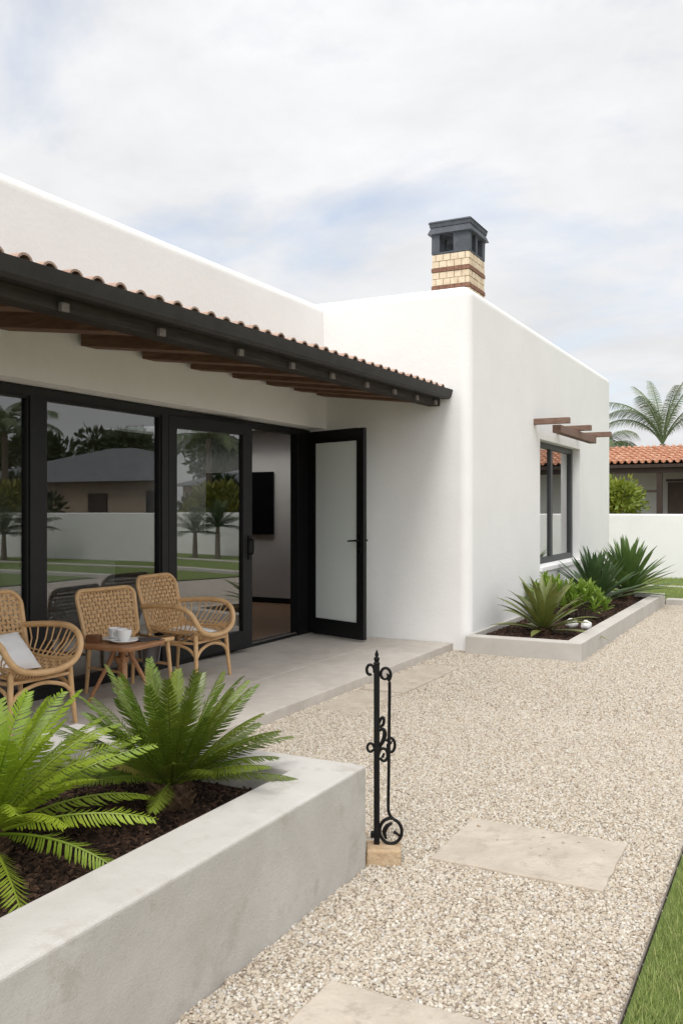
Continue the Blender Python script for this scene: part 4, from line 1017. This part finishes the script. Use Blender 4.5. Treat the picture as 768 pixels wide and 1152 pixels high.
# seen mostly in the glass: the other side of the garden
gh = thing('hip_roof_house', 'beige bungalow with grey hipped roof mirrored in the glass doors', 'house', (17, 33, 0))
p = MB(); p.box((12, 30.4, 0), (27, 38, 2.75)); p.build('wall', BEIGEW, gh, world=True)
p = MB(); p.hexa([(11.4, 29.8, 2.72), (27.6, 29.8, 2.72), (27.6, 38.6, 2.72), (11.4, 38.6, 2.72)], [(18.9, 34.0, 4.5), (20.3, 34.0, 4.5), (20.3, 34.4, 4.5), (18.9, 34.4, 4.5)]); p.build('roof', GREYROOF, gh, world=True)
for x in (13.5, 20.5):
    p = MB(); p.box((x, 30.34, .9), (x + 1.5, 30.42, 2.3)); p.build('window', BLACK, gh, world=True)
p = MB(); p.box((17.2, 30.33, .0), (18.3, 30.41, 2.2)); p.build('door', DARKWOOD, gh, world=True)
palm('palm', 'palm with full crown mirrored in the sliding door', (14.9, 22.6, 0), 4.15, [(D(k * 24), D(20 + 18 * (k % 4)), 2.1, D(80)) for k in range(17)], .12, .55, .045, LEAF_PALM, 33, npairs=36, hang=.6)
bush('bush', 'yellowish bush mirrored in the sliding door', (13.2, 21.6, 0), (1.3, .9, .85), 2600, .26, LEAF_YEL, 41, 'bush', stem=.9)
bush('bush', 'dark green hedge bush mirrored in the sliding door', (16.2, 24.2, 0), (2.2, 1.2, 1.25), 2600, .28, LEAF_FAR, 42, 'bush', stem=.6)
for i, (x, y, hh) in enumerate(((10.5, 18.6, .75), (9.4, 18.6, .95))):
    palm('dwarf_palm', ['low dwarf palm on the lawn mirrored in the door, shorter trunk', 'low dwarf palm on the lawn mirrored in the door, taller trunk'][i], (x, y, .02), hh, [(D(k * 21), D(12 + 21 * (k % 4)), .95, D(38)) for k in range(22)], .07, .24, .016, LEAF_FAR, 50 + i, npairs=30, hang=.1)
for i, (x, y, r, h) in enumerate(((23, 43, 1.9, 4.6), (27.5, 43, 2.7, 5.1), (32, 41, 2.4, 4.7), (17.5, 43, 1.5, 4.5), (36, 40, 2.4, 4.9))):
    rng = random.Random(60 + i); t = thing('tree', ['broad dark tree just behind the hipped roof', 'tall dark tree left of the hipped roof in the mirror image', 'wide tree at the far side behind the bungalow', 'small slim tree beside the bungalow', 'farthest dark tree beyond the bungalow'][i], 'tree', (x, y, 0), group='trees beyond the bungalow')
    mb = MB(); leafy(mb, (0, 0, h), r, r, r * .62, 2600, .5, rng, clumps=16); mb.build('crown', LEAF_FAR, t)
    mb = MB(); mb.tube([(0, 0, -.1), (.1, .05, h * .5), (0, 0, h)], [.25, .18, .06], 8)
    for k in range(5): a = k * 1.26; mb.tube([(.05, 0, h * .55), (math.cos(a) * r * .5, math.sin(a) * r * .5, h + .2)], [.1, .03], 6)
    mb.build('trunk', BARK, t)

# ------------------------------------------------------------------ light and sky
SUN_EL, SUN_AZ = rad(54), rad(166)      # direction to the sun; azimuth measured clockwise from +Y
sd = V((math.sin(SUN_AZ) * math.cos(SUN_EL), math.cos(SUN_AZ) * math.cos(SUN_EL), math.sin(SUN_EL)))
ld = bpy.data.lights.new('sun', 'SUN'); ld.energy = 1.25; ld.angle = rad(18); ld.color = (1, .965, .92)
lo = bpy.data.objects.new('sun', ld); COL.objects.link(lo); lo.location = (0, 0, 30); lo.rotation_euler = sd.to_track_quat('Z', 'Y').to_euler()
w = bpy.data.worlds.new('World'); S.world = w; w.use_nodes = True
nt = w.node_tree; N = nt.nodes; L = nt.links; N.clear()
out = N.new('ShaderNodeOutputWorld'); bg = N.new('ShaderNodeBackground'); bg.inputs[1].default_value = .1
sky = N.new('ShaderNodeTexSky'); sky.sky_type = 'NISHITA'; sky.sun_disc = False; sky.sun_elevation = SUN_EL; sky.sun_rotation = SUN_AZ; sky.air_density = 1.0; sky.dust_density = 1.5
tc = N.new('ShaderNodeTexCoord'); sx = N.new('ShaderNodeSeparateXYZ'); L.new(tc.outputs['Generated'], sx.inputs[0])
den = math_node(nt, 'ADD', math_node(nt, 'MAXIMUM', sx.outputs['Z'], 0.), .22)
cb = N.new('ShaderNodeCombineXYZ'); L.new(math_node(nt, 'DIVIDE', sx.outputs['X'], den), cb.inputs[0]); L.new(math_node(nt, 'DIVIDE', sx.outputs['Y'], den), cb.inputs[1])
mp = N.new('ShaderNodeMapping'); mp.inputs['Rotation'].default_value = (0, 0, rad(25)); mp.inputs['Scale'].default_value = (.9, 1.1, 1); mp.inputs['Location'].default_value = (12.5, -3.3, 0); L.new(cb.outputs[0], mp.inputs[0])
n1 = noise_node(nt, mp.outputs[0], 1.5, 9, .56, .3)
n2 = noise_node(nt, mp.outputs[0], 2.6, 8, .6, .2)
cover = ramp(nt, n1.outputs['Fac'], [(.33, (.50, .50, .50)), (.52, (1, 1, 1))])
# cloud radiance: broad thin overcast, brighter overhead and around the veiled sun
dp = N.new('ShaderNodeVectorMath'); dp.operation = 'DOT_PRODUCT'; L.new(tc.outputs['Generated'], dp.inputs[0]); dp.inputs[1].default_value = sd
glow = math_node(nt, 'POWER', math_node(nt, 'MAXIMUM', dp.outputs['Value'], 0.), 2.5)
zen = math_node(nt, 'MAXIMUM', sx.outputs['Z'], 0.)
bri = math_node(nt, 'ADD', math_node(nt, 'ADD', 6.7, math_node(nt, 'MULTIPLY', glow, 10.)), math_node(nt, 'MULTIPLY', math_node(nt, 'POWER', zen, 2.), 4.))
bri = math_node(nt, 'MULTIPLY', bri, ramp(nt, n2.outputs['Fac'], [(.28, (.87, .87, .87)), (.68, (1.04, 1.04, 1.04))]).outputs[0])
cc = N.new('ShaderNodeCombineColor')
for i, k in enumerate((1.0, 1.003, 1.015)): L.new(math_node(nt, 'MULTIPLY', bri, k), cc.inputs[i])
skyb = mix(nt, 1., sky.outputs[0], (1.5, 1.5, 1.5), 'MULTIPLY')
L.new(mix(nt, cover.outputs[0], skyb, cc.outputs[0]), bg.inputs[0]); L.new(bg.outputs[0], out.inputs[0])

# ------------------------------------------------------------------ camera
cd = bpy.data.cameras.new('camera'); co = bpy.data.objects.new('camera', cd); COL.objects.link(co)
co.location = (0, 0, 1.5); co.rotation_euler = (rad(90), 0, rad(27.4))
cd.sensor_fit = 'VERTICAL'; cd.sensor_height = 36; cd.lens = 1006 / 1152 * 36; cd.shift_y = -3 / 1152
cd.clip_start = .05; cd.clip_end = 2000
S.camera = co
S.render.resolution_x, S.render.resolution_y = 682, 1024
S.view_settings.view_transform = 'Standard'; S.view_settings.look = 'None'; S.view_settings.gamma = 1; S.view_settings.exposure = .36
S.view_settings.use_curve_mapping = False
S.cycles.max_bounces = 10; S.cycles.transparent_max_bounces = 16; S.cycles.use_denoising = True
